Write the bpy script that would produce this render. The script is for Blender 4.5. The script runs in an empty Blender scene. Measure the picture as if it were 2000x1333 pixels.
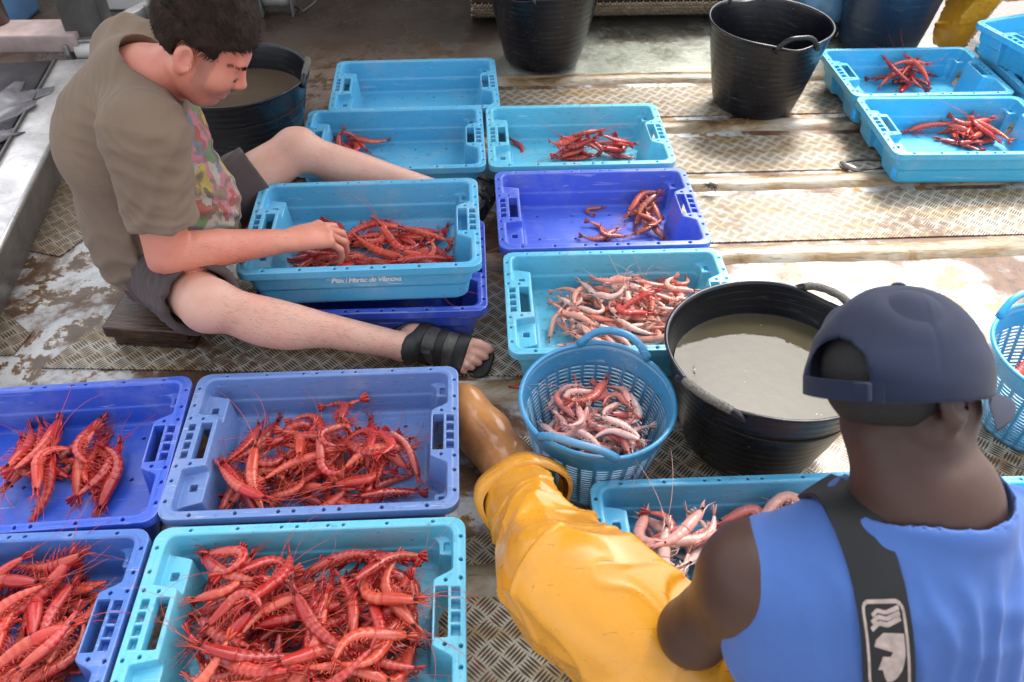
import bpy, bmesh, math, random
import numpy as np
from mathutils import Vector, Matrix, Euler
R = math.radians
C = bpy.context.scene.collection
SC = bpy.context.scene
rng = np.random.default_rng(11)
random.seed(5)

# ------------------------------------------------------------------ camera
cam = bpy.data.cameras.new('camera')
cam_o = bpy.data.objects.new('camera', cam)
C.objects.link(cam_o)
cam.sensor_width = 36.0
cam.lens = 36.0 * 1572.4 / 2000.0
cam.clip_start = 0.05
cam.clip_end = 400
CAM_H, CAM_P, CAM_R = 1.4975, R(43.64), R(0.457)
cam_o.matrix_world = Matrix.Translation((0, 0, CAM_H)) @ Matrix.Rotation(R(90) - CAM_P, 4, 'X') @ Matrix.Rotation(CAM_R, 4, 'Z')
cam.dof.use_dof = True
cam.dof.focus_distance = 1.9
cam.dof.aperture_fstop = 6.3
SC.camera = cam_o

# ------------------------------------------------------------------ sky, sun, exposure
SUN_ELEV, SUN_AZ = R(54), R(24)          # azimuth measured from +Y towards +X
world = bpy.data.worlds.new('World')
SC.world = world
world.use_nodes = True
wn, wl = world.node_tree.nodes, world.node_tree.links
sky = wn.new('ShaderNodeTexSky')
sky.sky_type = 'NISHITA'
sky.sun_disc = False
sky.sun_elevation = SUN_ELEV
sky.sun_rotation = SUN_AZ
sky.air_density = 1.0
sky.dust_density = 4.0
sky.ozone_density = 0.6
hsv = wn.new('ShaderNodeHueSaturation')
hsv.inputs['Saturation'].default_value = 0.32
wl.new(sky.outputs[0], hsv.inputs['Color'])
wl.new(hsv.outputs[0], wn['Background'].inputs['Color'])
wn['Background'].inputs['Strength'].default_value = 0.15
sun = bpy.data.lights.new('sun', 'SUN')
sun.energy = 1.3
sun.angle = R(12)
sun.color = (1.0, 0.94, 0.86)
sun_o = bpy.data.objects.new('sun', sun)
C.objects.link(sun_o)
sd = Vector((math.sin(SUN_AZ) * math.cos(SUN_ELEV), math.cos(SUN_AZ) * math.cos(SUN_ELEV), math.sin(SUN_ELEV)))
sun_o.rotation_euler = (-sd).to_track_quat('-Z', 'Y').to_euler()
sun_o.location = sd * 20
SC.view_settings.view_transform = 'Standard'
SC.view_settings.look = 'None'
SC.view_settings.gamma = 1.0
SC.view_settings.exposure = 1.68
SC.render.engine = 'CYCLES'
SC.cycles.use_denoising = True
SC.cycles.max_bounces = 6
SC.cycles.diffuse_bounces = 3
SC.cycles.glossy_bounces = 3
SC.cycles.transmission_bounces = 3
SC.cycles.caustics_reflective = False
SC.cycles.caustics_refractive = False
SC.cycles.sample_clamp_indirect = 6.0

# ------------------------------------------------------------------ helpers
def tag(o, label=None, cat=None, group=None, kind=None):
    if label: o['label'] = label
    if cat: o['category'] = cat
    if group: o['group'] = group
    if kind: o['kind'] = kind
    return o

def link(name, me, m=None, parent=None, smooth=True):
    o = bpy.data.objects.new(name, me)
    C.objects.link(o)
    if m is not None:
        if not me.materials: me.materials.append(m)
    if parent is not None: o.parent = parent
    if smooth and len(me.polygons):
        me.polygons.foreach_set('use_smooth', np.ones(len(me.polygons), bool))
    return o

def empty(name, loc=(0, 0, 0), rz=0.0):
    o = bpy.data.objects.new(name, None)
    o.empty_display_size = 0.05
    C.objects.link(o)
    o.location = loc
    o.rotation_euler = (0, 0, rz)
    return o

def mesh(name, v, f):
    me = bpy.data.meshes.new(name)
    me.from_pydata([tuple(map(float, p)) for p in v], [], [tuple(int(i) for i in q) for q in f])
    me.update()
    return me

def npmesh(name, v, quads):
    me = bpy.data.meshes.new(name)
    v = np.asarray(v, np.float32); quads = np.asarray(quads, np.int32)
    me.vertices.add(len(v)); me.vertices.foreach_set('co', v.ravel())
    k = quads.shape[1]
    me.loops.add(quads.size); me.loops.foreach_set('vertex_index', quads.ravel())
    me.polygons.add(len(quads))
    me.polygons.foreach_set('loop_start', np.arange(0, quads.size, k, dtype=np.int32))
    me.update(calc_edges=True)
    me.validate()
    return me

class MB:
    """collects shapes, links them as one mesh"""
    def __init__(s): s.v = []; s.f = []
    def add(s, v, f):
        n = len(s.v); s.v += [tuple(map(float, p)) for p in v]; s.f += [tuple(i + n for i in q) for q in f]
        return s
    def box(s, lo, hi, M=None, b=0.0):
        bm = bmesh.new()
        bmesh.ops.create_cube(bm, size=1.0)
        sz = np.subtract(hi, lo); c = np.add(hi, lo) / 2
        for q in bm.verts: q.co = Vector((q.co.x * sz[0] + c[0], q.co.y * sz[1] + c[1], q.co.z * sz[2] + c[2]))
        if b > 0: bmesh.ops.bevel(bm, geom=list(bm.edges), offset=b, segments=2, affect='EDGES', profile=0.6)
        bm.verts.index_update()
        vs = [(M @ q.co if M is not None else q.co) for q in bm.verts]
        fs = [[q.index for q in fc.verts] for fc in bm.faces]
        bm.free()
        return s.add(vs, fs)
    def tube(s, pts, r, n=8, cap=True):
        pts = [Vector(p) for p in pts]
        if not hasattr(r, '__len__'): r = [r] * len(pts)
        v = []; f = []
        up = None
        for i, p in enumerate(pts):
            t = (pts[min(i + 1, len(pts) - 1)] - pts[max(i - 1, 0)]).normalized()
            if up is None:
                up = Vector((0, 0, 1)) if abs(t.z) < 0.9 else Vector((1, 0, 0))
            a = t.cross(up).normalized(); b = a.cross(t); up = b
            for k in range(n):
                an = 2 * math.pi * k / n
                v.append(p + (a * math.cos(an) + b * math.sin(an)) * r[i])
        for i in range(len(pts) - 1):
            for k in range(n):
                f.append((i * n + k, i * n + (k + 1) % n, (i + 1) * n + (k + 1) % n, (i + 1) * n + k))
        if cap:
            f.append(tuple(reversed(range(n)))); f.append(tuple((len(pts) - 1) * n + k for k in range(n)))
        return s.add(v, f)
    def lathe(s, prof, n=64, c=(0, 0), closed=False):
        v = []; f = []
        for (r, z) in prof:
            for k in range(n):
                a = 2 * math.pi * k / n
                v.append((c[0] + r * math.cos(a), c[1] + r * math.sin(a), z))
        for i in range(len(prof) - 1):
            for k in range(n):
                f.append((i * n + k, i * n + (k + 1) % n, (i + 1) * n + (k + 1) % n, (i + 1) * n + k))
        return s.add(v, f)
    def disc(s, r, z, n=64, up=True, c=(0, 0)):
        v = [(c[0] + r * math.cos(2 * math.pi * k / n), c[1] + r * math.sin(2 * math.pi * k / n), z) for k in range(n)]
        return s.add(v, [tuple(range(n)) if up else tuple(reversed(range(n)))])
    def build(s, name, m, parent=None, smooth=True):
        return link(name, mesh(name, s.v, s.f), m, parent, smooth)

def sharp(o, ang=35):
    """shade smooth with hard edges kept"""
    me = o.data
    bm = bmesh.new(); bm.from_mesh(me)
    for e in bm.edges:
        if len(e.link_faces) == 2 and e.calc_face_angle(0) > R(ang): e.smooth = False
    bm.to_mesh(me); bm.free()
    return o

# ------------------------------------------------------------------ signed distance volumes and surface nets
class Vol:
    def __init__(s, lo, hi, h):
        s.lo = np.array(lo, float); s.h = h
        s.n = np.ceil((np.array(hi) - s.lo) / h).astype(int) + 1
        s.f = np.full(tuple(s.n), 0.2, np.float32)
    def sl(s, lo, hi):
        a = np.clip(np.floor((np.array(lo) - s.lo) / s.h).astype(int), 0, s.n - 1)
        b = np.clip(np.ceil((np.array(hi) - s.lo) / s.h).astype(int) + 1, 1, s.n)
        ax = [(s.lo[i] + s.h * np.arange(a[i], b[i])).astype(np.float32) for i in range(3)]
        return (slice(a[0], b[0]), slice(a[1], b[1]), slice(a[2], b[2])), ax[0][:, None, None], ax[1][None, :, None], ax[2][None, None, :]
    def op(s, prim, k=0.0, mode='u'):
        fn, lo, hi = prim
        m = max(0.03, 1.5 * k + 2 * s.h)
        q, X, Y, Z = s.sl(np.array(lo) - m, np.array(hi) + m)
        if s.f[q].size == 0: return s
        d = fn(X, Y, Z).astype(np.float32)
        g = s.f[q]
        if mode == 's': g = -g
        if k > 0:
            t = np.clip(0.5 + 0.5 * (g - d) / k, 0, 1)
            r = g * (1 - t) + d * t - k * t * (1 - t)
        else: r = np.minimum(g, d)
        s.f[q] = -r if mode == 's' else r
        return s
    def u(s, prim, k=0.0): return s.op(prim, k, 'u')
    def s_(s, prim, k=0.0): return s.op(prim, k, 's')
    def grid(s):
        return s.sl(s.lo, s.lo + s.h * (s.n - 1))[1:]
    def net(s):
        f = s.f; h = s.h
        ins = f < 0
        c = ins.astype(np.uint8)
        cnt = sum(c[i:i + c.shape[0] - 1, j:j + c.shape[1] - 1, k:k + c.shape[2] - 1] for i in (0, 1) for j in (0, 1) for k in (0, 1))
        act = (cnt > 0) & (cnt < 8)
        idx = np.argwhere(act)
        lut = np.full(act.shape, -1, np.int32)
        lut[act] = np.arange(len(idx), dtype=np.int32)
        off = np.array([(i, j, k) for i in (0, 1) for j in (0, 1) for k in (0, 1)])
        cv = np.stack([f[idx[:, 0] + o[0], idx[:, 1] + o[1], idx[:, 2] + o[2]] for o in off], 1)
        acc = np.zeros((len(idx), 3)); num = np.zeros(len(idx))
        for a in range(8):
            for b in range(a + 1, 8):
                if np.abs(off[a] - off[b]).sum() != 1: continue
                va, vb = cv[:, a], cv[:, b]
                x = (va < 0) != (vb < 0)
                t = np.where(x, va / np.where(x, va - vb, 1), 0)
                p = off[a] + t[:, None] * (off[b] - off[a])
                acc += p * x[:, None]; num += x
        v = s.lo + h * (idx + acc / num[:, None])
        quads = []
        for ax in range(3):
            sh = [slice(None)] * 3; s2 = [slice(None)] * 3
            sh[ax] = slice(0, -1); s2[ax] = slice(1, None)
            A, B = ins[tuple(sh)], ins[tuple(s2)]
            e = np.argwhere(A != B)
            b1, b2 = [(1, 2), (2, 0), (0, 1)][ax]
            ok = (e[:, b1] > 0) & (e[:, b2] > 0) & (e[:, b1] < f.shape[b1] - 1) & (e[:, b2] < f.shape[b2] - 1)
            e = e[ok]
            fl = A[tuple(e.T)]
            def cell(d1, d2):
                q = e.copy(); q[:, b1] -= d1; q[:, b2] -= d2
                return lut[tuple(q.T)]
            qd = np.stack([cell(1, 1), cell(0, 1), cell(0, 0), cell(1, 0)], 1)
            qd[~fl] = qd[~fl][:, ::-1]
            quads.append(qd)
        return v, np.concatenate(quads)

def vnormals(v, q):
    a = v[q[:, 2]] - v[q[:, 0]]; b = v[q[:, 3]] - v[q[:, 1]]
    n = np.cross(a, b); out = np.zeros_like(v)
    for k in range(4): np.add.at(out, q[:, k], n)
    return out / (np.linalg.norm(out, axis=1)[:, None] + 1e-12)

def vsmooth(v, q, it=2, w=0.5):
    n = len(v)
    e = np.concatenate([q[:, [0, 1]], q[:, [1, 2]], q[:, [2, 3]], q[:, [3, 0]]])
    cnt = np.bincount(e.ravel(), minlength=n)[:, None] + 1e-9
    for _ in range(it):
        acc = np.zeros_like(v)
        for ax in range(3):
            acc[:, ax] = np.bincount(e[:, 0], v[e[:, 1], ax], n) + np.bincount(e[:, 1], v[e[:, 0], ax], n)
        v = v + w * (acc / cnt - v)
    return v

def capsule(a, b, ra, rb=None, flat=None):
    """tapered capsule; flat=(direction, factor) squashes it along a direction"""
    a = np.array(a, float); b = np.array(b, float); rb = ra if rb is None else rb
    ab = b - a; L2 = max(ab @ ab, 1e-9); m = max(ra, rb) * (1 if flat is None else max(1, flat[1]))
    fd = None
    if flat is not None:
        fd = np.array(flat[0], float); fd /= np.linalg.norm(fd)
    def fn(X, Y, Z):
        px, py, pz = X - a[0], Y - a[1], Z - a[2]
        t = np.clip((px * ab[0] + py * ab[1] + pz * ab[2]) / L2, 0, 1)
        dx, dy, dz = px - t * ab[0], py - t * ab[1], pz - t * ab[2]
        d2 = dx * dx + dy * dy + dz * dz
        if fd is not None:
            w = dx * fd[0] + dy * fd[1] + dz * fd[2]
            d2 = d2 + w * w * (1 / flat[1] ** 2 - 1)
        return np.sqrt(np.maximum(d2, 0)) - (ra + (rb - ra) * t)
    return fn, np.minimum(a, b) - m, np.maximum(a, b) + m

def ellipsoid(c, r, M=None):
    c = np.array(c, float); r = np.array(r, float)
    Rm = np.eye(3) if M is None else np.array(M, float)
    ext = np.sqrt(((Rm * r[None, :]) ** 2).sum(1))
    def fn(X, Y, Z):
        p = [X - c[0], Y - c[1], Z - c[2]]
        k0 = 0; k1 = 0
        for j in range(3):
            w = p[0] * Rm[0, j] + p[1] * Rm[1, j] + p[2] * Rm[2, j]
            k0 = k0 + (w / r[j]) ** 2; k1 = k1 + (w / r[j] ** 2) ** 2
        k0 = np.sqrt(k0); k1 = np.sqrt(k1) + 1e-9
        return k0 * (k0 - 1) / k1
    return fn, c - ext, c + ext

def rbox(lo, hi, r=0.0, M=None, c0=None):
    """rounded box; with M (3x3) and c0 the box lo..hi lives in that frame"""
    lo = np.array(lo, float); hi = np.array(hi, float); c = (lo + hi) / 2; hf = (hi - lo) / 2 - r
    if M is None:
        def fn(X, Y, Z):
            q = [np.abs(X - c[0]) - hf[0], np.abs(Y - c[1]) - hf[1], np.abs(Z - c[2]) - hf[2]]
            return np.sqrt(sum(np.maximum(w, 0) ** 2 for w in q)) + np.minimum(np.maximum(np.maximum(q[0], q[1]), q[2]), 0) - r
        return fn, lo, hi
    M = np.array(M, float); c0 = np.array(c0, float)
    cs = np.array([c0 + M @ np.array([x, y, z]) for x in (lo[0], hi[0]) for y in (lo[1], hi[1]) for z in (lo[2], hi[2])])
    def fn(X, Y, Z):
        p = [X - c0[0], Y - c0[1], Z - c0[2]]
        q = []
        for j in range(3):
            w = p[0] * M[0, j] + p[1] * M[1, j] + p[2] * M[2, j]
            q.append(np.abs(w - c[j]) - hf[j])
        return np.sqrt(sum(np.maximum(w, 0) ** 2 for w in q)) + np.minimum(np.maximum(np.maximum(q[0], q[1]), q[2]), 0) - r
    return fn, cs.min(0), cs.max(0)

def fnoise(p, scale, seed=0, oct=3):
    """cheap smooth noise from summed rotated sines, about -1..1"""
    g = np.random.default_rng(seed)
    out = 0; amp = 1; tot = 0
    for o in range(oct):
        for _ in range(4):
            d = g.normal(size=3); d /= np.linalg.norm(d)
            out = out + amp * np.sin((p @ d) * scale * (1.0 + 0.3 * g.random()) + g.random() * 6.28 + 1.3 * np.sin((p @ np.roll(d, 1)) * scale * 0.7 + g.random() * 6.28))
        tot += amp * 2.2; amp *= 0.5; scale *= 2.1
    return out / tot

# ------------------------------------------------------------------ materials
class NT:
    """small node-tree writer"""
    def __init__(s, name):
        s.m = bpy.data.materials.new(name); s.m.use_nodes = True
        s.n = s.m.node_tree.nodes; s.l = s.m.node_tree.links
        s.b = s.n['Principled BSDF']
    def new(s, t, **kw):
        o = s.n.new(t)
        for k, v in kw.items(): setattr(o, k, v)
        return o
    def inp(s, node, i, val):
        if val is None: return
        if hasattr(val, 'is_linked') or hasattr(val, 'links'): s.l.new(val, node.inputs[i])
        else:
            if isinstance(val, (tuple, list)) and len(val) == 3 and node.inputs[i].type == 'RGBA': val = (*val, 1)
            node.inputs[i].default_value = val
    def math(s, op, a, b=None, c=None, clamp=False):
        o = s.new('ShaderNodeMath', operation=op); o.use_clamp = clamp
        s.inp(o, 0, a); s.inp(o, 1, b); s.inp(o, 2, c)
        return o.outputs[0]
    def coord(s, kind='Object'):
        return s.new('ShaderNodeTexCoord').outputs[kind]
    def pos(s): return s.new('ShaderNodeNewGeometry').outputs['Position']
    def mapping(s, vec, loc=(0, 0, 0), rot=(0, 0, 0), sc=(1, 1, 1)):
        o = s.new('ShaderNodeMapping'); s.l.new(vec, o.inputs[0])
        o.inputs['Location'].default_value = loc; o.inputs['Rotation'].default_value = rot; o.inputs['Scale'].default_value = sc
        return o.outputs[0]
    def noise(s, vec, scale, detail=4, rough=0.55, dist=0.0):
        o = s.new('ShaderNodeTexNoise'); s.l.new(vec, o.inputs['Vector'])
        o.inputs['Scale'].default_value = scale; o.inputs['Detail'].default_value = detail
        o.inputs['Roughness'].default_value = rough; o.inputs['Distortion'].default_value = dist
        return o.outputs['Fac']
    def voronoi(s, vec, scale, feature='F1', out='Distance'):
        o = s.new('ShaderNodeTexVoronoi', feature=feature); s.l.new(vec, o.inputs['Vector'])
        o.inputs['Scale'].default_value = scale
        return o.outputs[out]
    def ramp(s, fac, stops, interp='LINEAR'):
        o = s.new('ShaderNodeValToRGB'); s.l.new(fac, o.inputs[0])
        cr = o.color_ramp; cr.interpolation = interp
        while len(cr.elements) < len(stops): cr.elements.new(0.5)
        for e, (p, c) in zip(cr.elements, stops):
            e.position = p
            e.color = (c, c, c, 1) if not hasattr(c, '__len__') else (*c, 1)
        return o.outputs[0]
    def step(s, fac, a, b):
        o = s.new('ShaderNodeMapRange'); o.interpolation_type = 'SMOOTHSTEP'
        s.inp(o, 0, fac); o.inputs[1].default_value = a; o.inputs[2].default_value = b
        return o.outputs[0]
    def mix(s, fac, a, b, mode='MIX'):
        o = s.new('ShaderNodeMix', data_type='RGBA', blend_type=mode)
        s.inp(o, 0, fac)
        for i, v in ((6, a), (7, b)):
            if hasattr(v, 'links'): s.l.new(v, o.inputs[i])
            else: o.inputs[i].default_value = (*v, 1) if len(v) == 3 else v
        return o.outputs[2]
    def sep(s, vec):
        o = s.new('ShaderNodeSeparateXYZ'); s.l.new(vec, o.inputs[0]); return o.outputs
    def comb(s, x, y, z):
        o = s.new('ShaderNodeCombineXYZ'); s.inp(o, 0, x); s.inp(o, 1, y); s.inp(o, 2, z); return o.outputs[0]
    def attr(s, name, kind='GEOMETRY'):
        o = s.new('ShaderNodeAttribute', attribute_name=name, attribute_type=kind); return o.outputs
    def bump(s, hgt, strength=0.3, dist=0.002, normal=None):
        o = s.new('ShaderNodeBump'); s.l.new(hgt, o.inputs['Height'])
        o.inputs['Strength'].default_value = strength; o.inputs['Distance'].default_value = dist
        if normal is not None: s.l.new(normal, o.inputs['Normal'])
        return o.outputs[0]
    def set(s, **kw):
        names = dict(base='Base Color', rough='Roughness', metal='Metallic', normal='Normal', spec='Specular IOR Level', sss='Subsurface Weight',
                     coat='Coat Weight', coatr='Coat Roughness', sheen='Sheen Weight', ior='IOR', trans='Transmission Weight', alpha='Alpha')
        for k, v in kw.items():
            s.inp(s.b, names[k], v)
        return s
    def sssr(s, rad, scale):
        s.b.inputs['Subsurface Radius'].default_value = rad; s.b.inputs['Subsurface Scale'].default_value = scale
        return s

def simple(name, base, rough=0.5, var=0.15, vs=20.0, bump=0.15, bs=120.0, bd=0.001, metal=0.0, spec=0.5, rv=0.1):
    t = NT(name)
    co = t.coord('Object')
    n1 = t.noise(co, vs, 5)
    dark = tuple(c * (1 - var) for c in base); lite = tuple(min(1, c * (1 + var)) for c in base)
    col = t.ramp(n1, [(0.3, dark), (0.7, lite)])
    n2 = t.noise(co, bs, 4)
    t.set(base=col, rough=t.math('ADD', rough - rv / 2, t.math('MULTIPLY', t.noise(co, vs * 2.3, 3), rv)), metal=metal, spec=spec)
    if bump > 0: t.set(normal=t.bump(n2, bump, bd))
    return t.m
# ------------------------------------------------------------------ the deck
YAW = R(3.3)
def deck_mat(name, plate):
    t = NT(name)
    P = t.pos()
    q = t.mapping(P, rot=(0, 0, -YAW))
    n1 = t.noise(q, 2.3, 6, 0.6, 0.6)
    n2 = t.noise(q, 9.0, 6, 0.62, 0.4)
    n3 = t.noise(q, 38.0, 5, 0.6)
    n4 = t.noise(q, 160.0, 3, 0.6)
    streak = t.noise(t.mapping(q, sc=(1.2, 7.0, 1)), 3.0, 5, 0.6, 0.3)
    if plate:
        base = t.ramp(n2, [(0.25, (0.36, 0.31, 0.22)), (0.55, (0.53, 0.48, 0.38)), (0.8, (0.62, 0.58, 0.49))])
        tan = t.mix(n3, (0.30, 0.18, 0.055), (0.46, 0.32, 0.13))
        col = t.mix(t.math('MULTIPLY', t.step(streak, 0.47, 0.62), 0.8), base, tan)
        rust = t.mix(n3, (0.10, 0.04, 0.018), (0.24, 0.11, 0.04))
        col = t.mix(t.step(t.math('ADD', n1, t.math('MULTIPLY', n3, 0.35)), 0.74, 0.86), col, rust)
        # five-bar tread, blocks turned by 90 degrees in a chequer
        s = t.sep(t.mapping(q, rot=(0, 0, R(45)), sc=(1 / 0.0365,) * 3))
        cx, cy = t.math('FLOOR', s[0]), t.math('FLOOR', s[1])
        par = t.math('MODULO', t.math('ADD', t.math('ADD', cx, cy), 400.0), 2.0)
        par = t.math('GREATER_THAN', par, 0.5)
        fx = t.math('SUBTRACT', t.math('SUBTRACT', s[0], cx), 0.5); fy = t.math('SUBTRACT', t.math('SUBTRACT', s[1], cy), 0.5)
        d = t.math('SUBTRACT', fy, fx)
        a = t.math('ADD', fx, t.math('MULTIPLY', par, d))
        b = t.math('SUBTRACT', fy, t.math('MULTIPLY', par, d))
        b5 = t.math('MULTIPLY', t.math('ADD', b, 0.5), 5.0)
        b5 = t.math('ABSOLUTE', t.math('SUBTRACT', t.math('SUBTRACT', b5, t.math('FLOOR', b5)), 0.5))
        an = t.math('DIVIDE', t.math('ABSOLUTE', a), 0.52)
        w = t.math('MULTIPLY', t.math('SUBTRACT', 1.0, t.math('MULTIPLY', an, an)), 0.38)
        bar = t.step(t.math('SUBTRACT', w, b5), -0.04, 0.10)
        wear = t.step(t.math('ADD', n2, t.math('MULTIPLY', n4, 0.3)), 0.36, 0.62)
        dark = t.mix(n3, (0.030, 0.018, 0.011), (0.11, 0.06, 0.028))
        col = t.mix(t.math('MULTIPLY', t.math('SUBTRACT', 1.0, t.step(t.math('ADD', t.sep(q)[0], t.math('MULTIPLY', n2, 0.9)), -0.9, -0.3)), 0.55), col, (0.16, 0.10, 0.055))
        col = t.mix(t.math('MULTIPLY', bar, t.math('MULTIPLY_ADD', wear, 0.34, 0.62)), col, dark)
        hgt = t.math('ADD', t.math('MULTIPLY', bar, 1.0), t.math('MULTIPLY', n4, 0.15))
        nrm = t.bump(hgt, 0.55, 0.0016)
        rough = t.math('ADD', t.ramp(n1, [(0.36, 0.16), (0.62, 0.48)]), t.math('MULTIPLY', n3, 0.12))
    else:
        paint = t.ramp(n3, [(0.3, (0.46, 0.47, 0.46)), (0.7, (0.62, 0.63, 0.62))])
        tan = t.ramp(n3, [(0.25, (0.15, 0.08, 0.028)), (0.5, (0.31, 0.19, 0.075)), (0.75, (0.44, 0.32, 0.16))])
        chip = t.math('ADD', t.math('MULTIPLY', n2, 0.72), t.math('MULTIPLY', n3, 0.28))
        col = t.mix(t.step(chip, 0.455, 0.49), tan, paint)
        rust = t.ramp(n3, [(0.3, (0.05, 0.022, 0.012)), (0.7, (0.16, 0.07, 0.028))])
        col = t.mix(t.step(t.math('ADD', n1, t.math('MULTIPLY', n3, 0.25)), 0.56, 0.70), col, rust)
        yy = t.sep(q)
        green = t.mix(n2, (0.30, 0.33, 0.27), (0.43, 0.45, 0.38))
        far = t.math('MULTIPLY', t.step(yy[1], 3.13, 3.17), t.step(yy[0], -0.15, 0.35))
        col = t.mix(far, col, green)
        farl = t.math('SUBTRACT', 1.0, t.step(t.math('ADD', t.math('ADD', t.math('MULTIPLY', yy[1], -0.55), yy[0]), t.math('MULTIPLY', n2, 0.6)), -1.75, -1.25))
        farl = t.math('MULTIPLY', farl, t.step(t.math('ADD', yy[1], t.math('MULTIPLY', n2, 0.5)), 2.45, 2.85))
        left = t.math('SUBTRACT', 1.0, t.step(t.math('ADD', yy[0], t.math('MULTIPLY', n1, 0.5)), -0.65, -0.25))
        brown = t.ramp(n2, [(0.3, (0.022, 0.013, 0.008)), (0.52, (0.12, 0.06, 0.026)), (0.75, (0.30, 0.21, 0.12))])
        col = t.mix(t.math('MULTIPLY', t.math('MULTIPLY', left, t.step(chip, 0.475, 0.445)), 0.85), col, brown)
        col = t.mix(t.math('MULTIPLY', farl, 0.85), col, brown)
        gr = t.step(t.math('ADD', t.math('ADD', yy[1], t.math('MULTIPLY', n2, 0.9)), t.math('MULTIPLY', n3, 0.3)), 3.72, 4.25)  # far end darkened: dirt plus the shade below the net, painted in
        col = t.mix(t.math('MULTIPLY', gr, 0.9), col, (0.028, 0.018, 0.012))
        speck = t.step(t.voronoi(q, 60.0), 0.16, 0.05)
        col = t.mix(t.math('MULTIPLY', speck, 0.6), col, (0.05, 0.03, 0.02))
        hgt = t.math('ADD', t.math('MULTIPLY', t.step(chip, 0.455, 0.49), 0.8), n4)
        nrm = t.bump(hgt, 0.5, 0.0015)
        rough = t.math('ADD', t.ramp(n1, [(0.40, 0.10), (0.6, 0.5)]), t.math('MULTIPLY', n3, 0.12))
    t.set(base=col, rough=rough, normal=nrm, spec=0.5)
    return t.m
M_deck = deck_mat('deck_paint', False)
M_plate = deck_mat('tread_plate', True)

def sheet(name, poly, z, th, m, label=None):
    n = len(poly)
    v = [(x, y, z) for x, y in poly] + [(x, y, z - th) for x, y in poly]
    f = [tuple(range(n))] + [(i, i + n, (i + 1) % n + n, (i + 1) % n) for i in range(n)]
    f = [f[0]] + [tuple(reversed(q)) for q in f[1:]]
    o = link(name, mesh(name, v, f), m, None, False)
    return o
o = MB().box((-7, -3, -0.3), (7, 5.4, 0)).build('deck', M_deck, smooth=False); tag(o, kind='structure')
def ry(x, y0): return y0 + math.tan(YAW) * x

# plates of chequered steel lying between the ribs (corners in metres on the deck)
def strip(x0, x1, ya, yb, cut=0.03):
    p = [(x0 + cut, ry(x0, ya)), (x1 - cut, ry(x1, ya)), (x1, ry(x1, ya) + cut), (x1, ry(x1, yb) - cut), (x1 - cut, ry(x1, yb)), (x0 + cut, ry(x0, yb)), (x0, ry(x0, yb) - cut), (x0, ry(x0, ya) + cut)]
    return p
plates = [
    (strip(-0.30, 1.55, 2.78, 3.02), 'long tread plate under the rear black tub and the empty far crate'),
    (strip(0.42, 1.75, 2.38, 2.62), 'tread plate with a round bare patch between two ribs'),
    (strip(0.30, 2.1, 1.98, 2.235), 'bright sunlit tread plate in front of the right crates'),
    ([(-1.215, 1.452), (0.16, 1.435), (0.16, 1.86), (-0.7, 1.86), (-1.06, 1.70), (-1.10, 1.69)], 'tread plate under the seated man and his sandal'),
    ([(-1.60, 1.98), (-1.36, 1.92), (-1.31, 2.04), (-1.20, 2.32), (-1.62, 2.42)], 'tread plate beside the steel channel'),
    ([(-1.62, 1.46), (-1.31, 1.50), (-1.30, 1.58), (-1.40, 1.66), (-1.64, 1.70)], 'small tread plate at the left edge'),
    ([(-0.60, 0.40), (0.30, 0.42), (1.9, 0.5), (1.9, 1.34), (0.62, 1.27), (0.02, 1.235), (-0.02, 0.98), (-0.60, 0.76)], 'tread plate under the basket and the yellow trousers'),
]
for poly, lab in plates:
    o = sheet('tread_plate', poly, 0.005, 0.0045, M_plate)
    tag(o, kind='structure')

t = NT('rib_paint')
q = t.mapping(t.pos(), rot=(0, 0, -YAW))
n1 = t.noise(t.mapping(q, sc=(1, 3, 1)), 5.0, 6, 0.65, 0.5); n2 = t.noise(t.mapping(q, sc=(0.6, 6, 3)), 22.0, 5, 0.65)
col = t.ramp(n1, [(0.30, (0.07, 0.04, 0.02)), (0.45, (0.25, 0.16, 0.07)), (0.58, (0.36, 0.31, 0.23)), (0.72, (0.48, 0.45, 0.40))])
col = t.mix(t.step(n2, 0.56, 0.68), col, (0.14, 0.11, 0.08))
t.set(base=col, rough=t.ramp(n1, [(0.3, 0.2), (0.7, 0.5)]), normal=t.bump(n2, 0.6, 0.003))
M_rib = t.m
def rib(y0, x0, x1, w=0.085, h=0.02):
    prof = [(-w / 2, 0.0006), (-w * 0.42, h * 0.35), (-w * 0.3, h * 0.8), (-w * 0.14, h), (w * 0.14, h), (w * 0.3, h * 0.8), (w * 0.42, h * 0.35), (w / 2, 0.0006)]
    n = 60; v = []; f = []
    for i in range(n + 1):
        x = x0 + (x1 - x0) * i / n
        for (dy, z) in prof:
            wob = 0.003 * math.sin(x * 9 + y0 * 7) + 0.002 * math.sin(x * 31 + dy * 40)
            v.append((x, ry(x, y0) + dy + wob, z * (1 + 0.0 * wob)))
    k = len(prof)
    for i in range(n):
        for j in range(k - 1): f.append((i * k + j, (i + 1) * k + j, (i + 1) * k + j + 1, i * k + j + 1))
    f += [tuple(range(k)), tuple(reversed(range(n * k, n * k + k)))]
    o = sharp(link('deck_rib', mesh('deck_rib', v, f), M_rib), 50)
    tag(o, kind='structure'); return o
for y0, x0, x1 in ((3.10, -0.75, 2.6), (2.70, -0.7, 2.6), (2.31, -0.5, 2.6), (1.915, -0.35, 2.6), (1.385, -0.6, 1.4), (0.86, -1.4, 1.9), (0.50, -1.4, -0.1), (1.12, -1.4, -0.2)):
    rib(y0, x0, x1)

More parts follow.
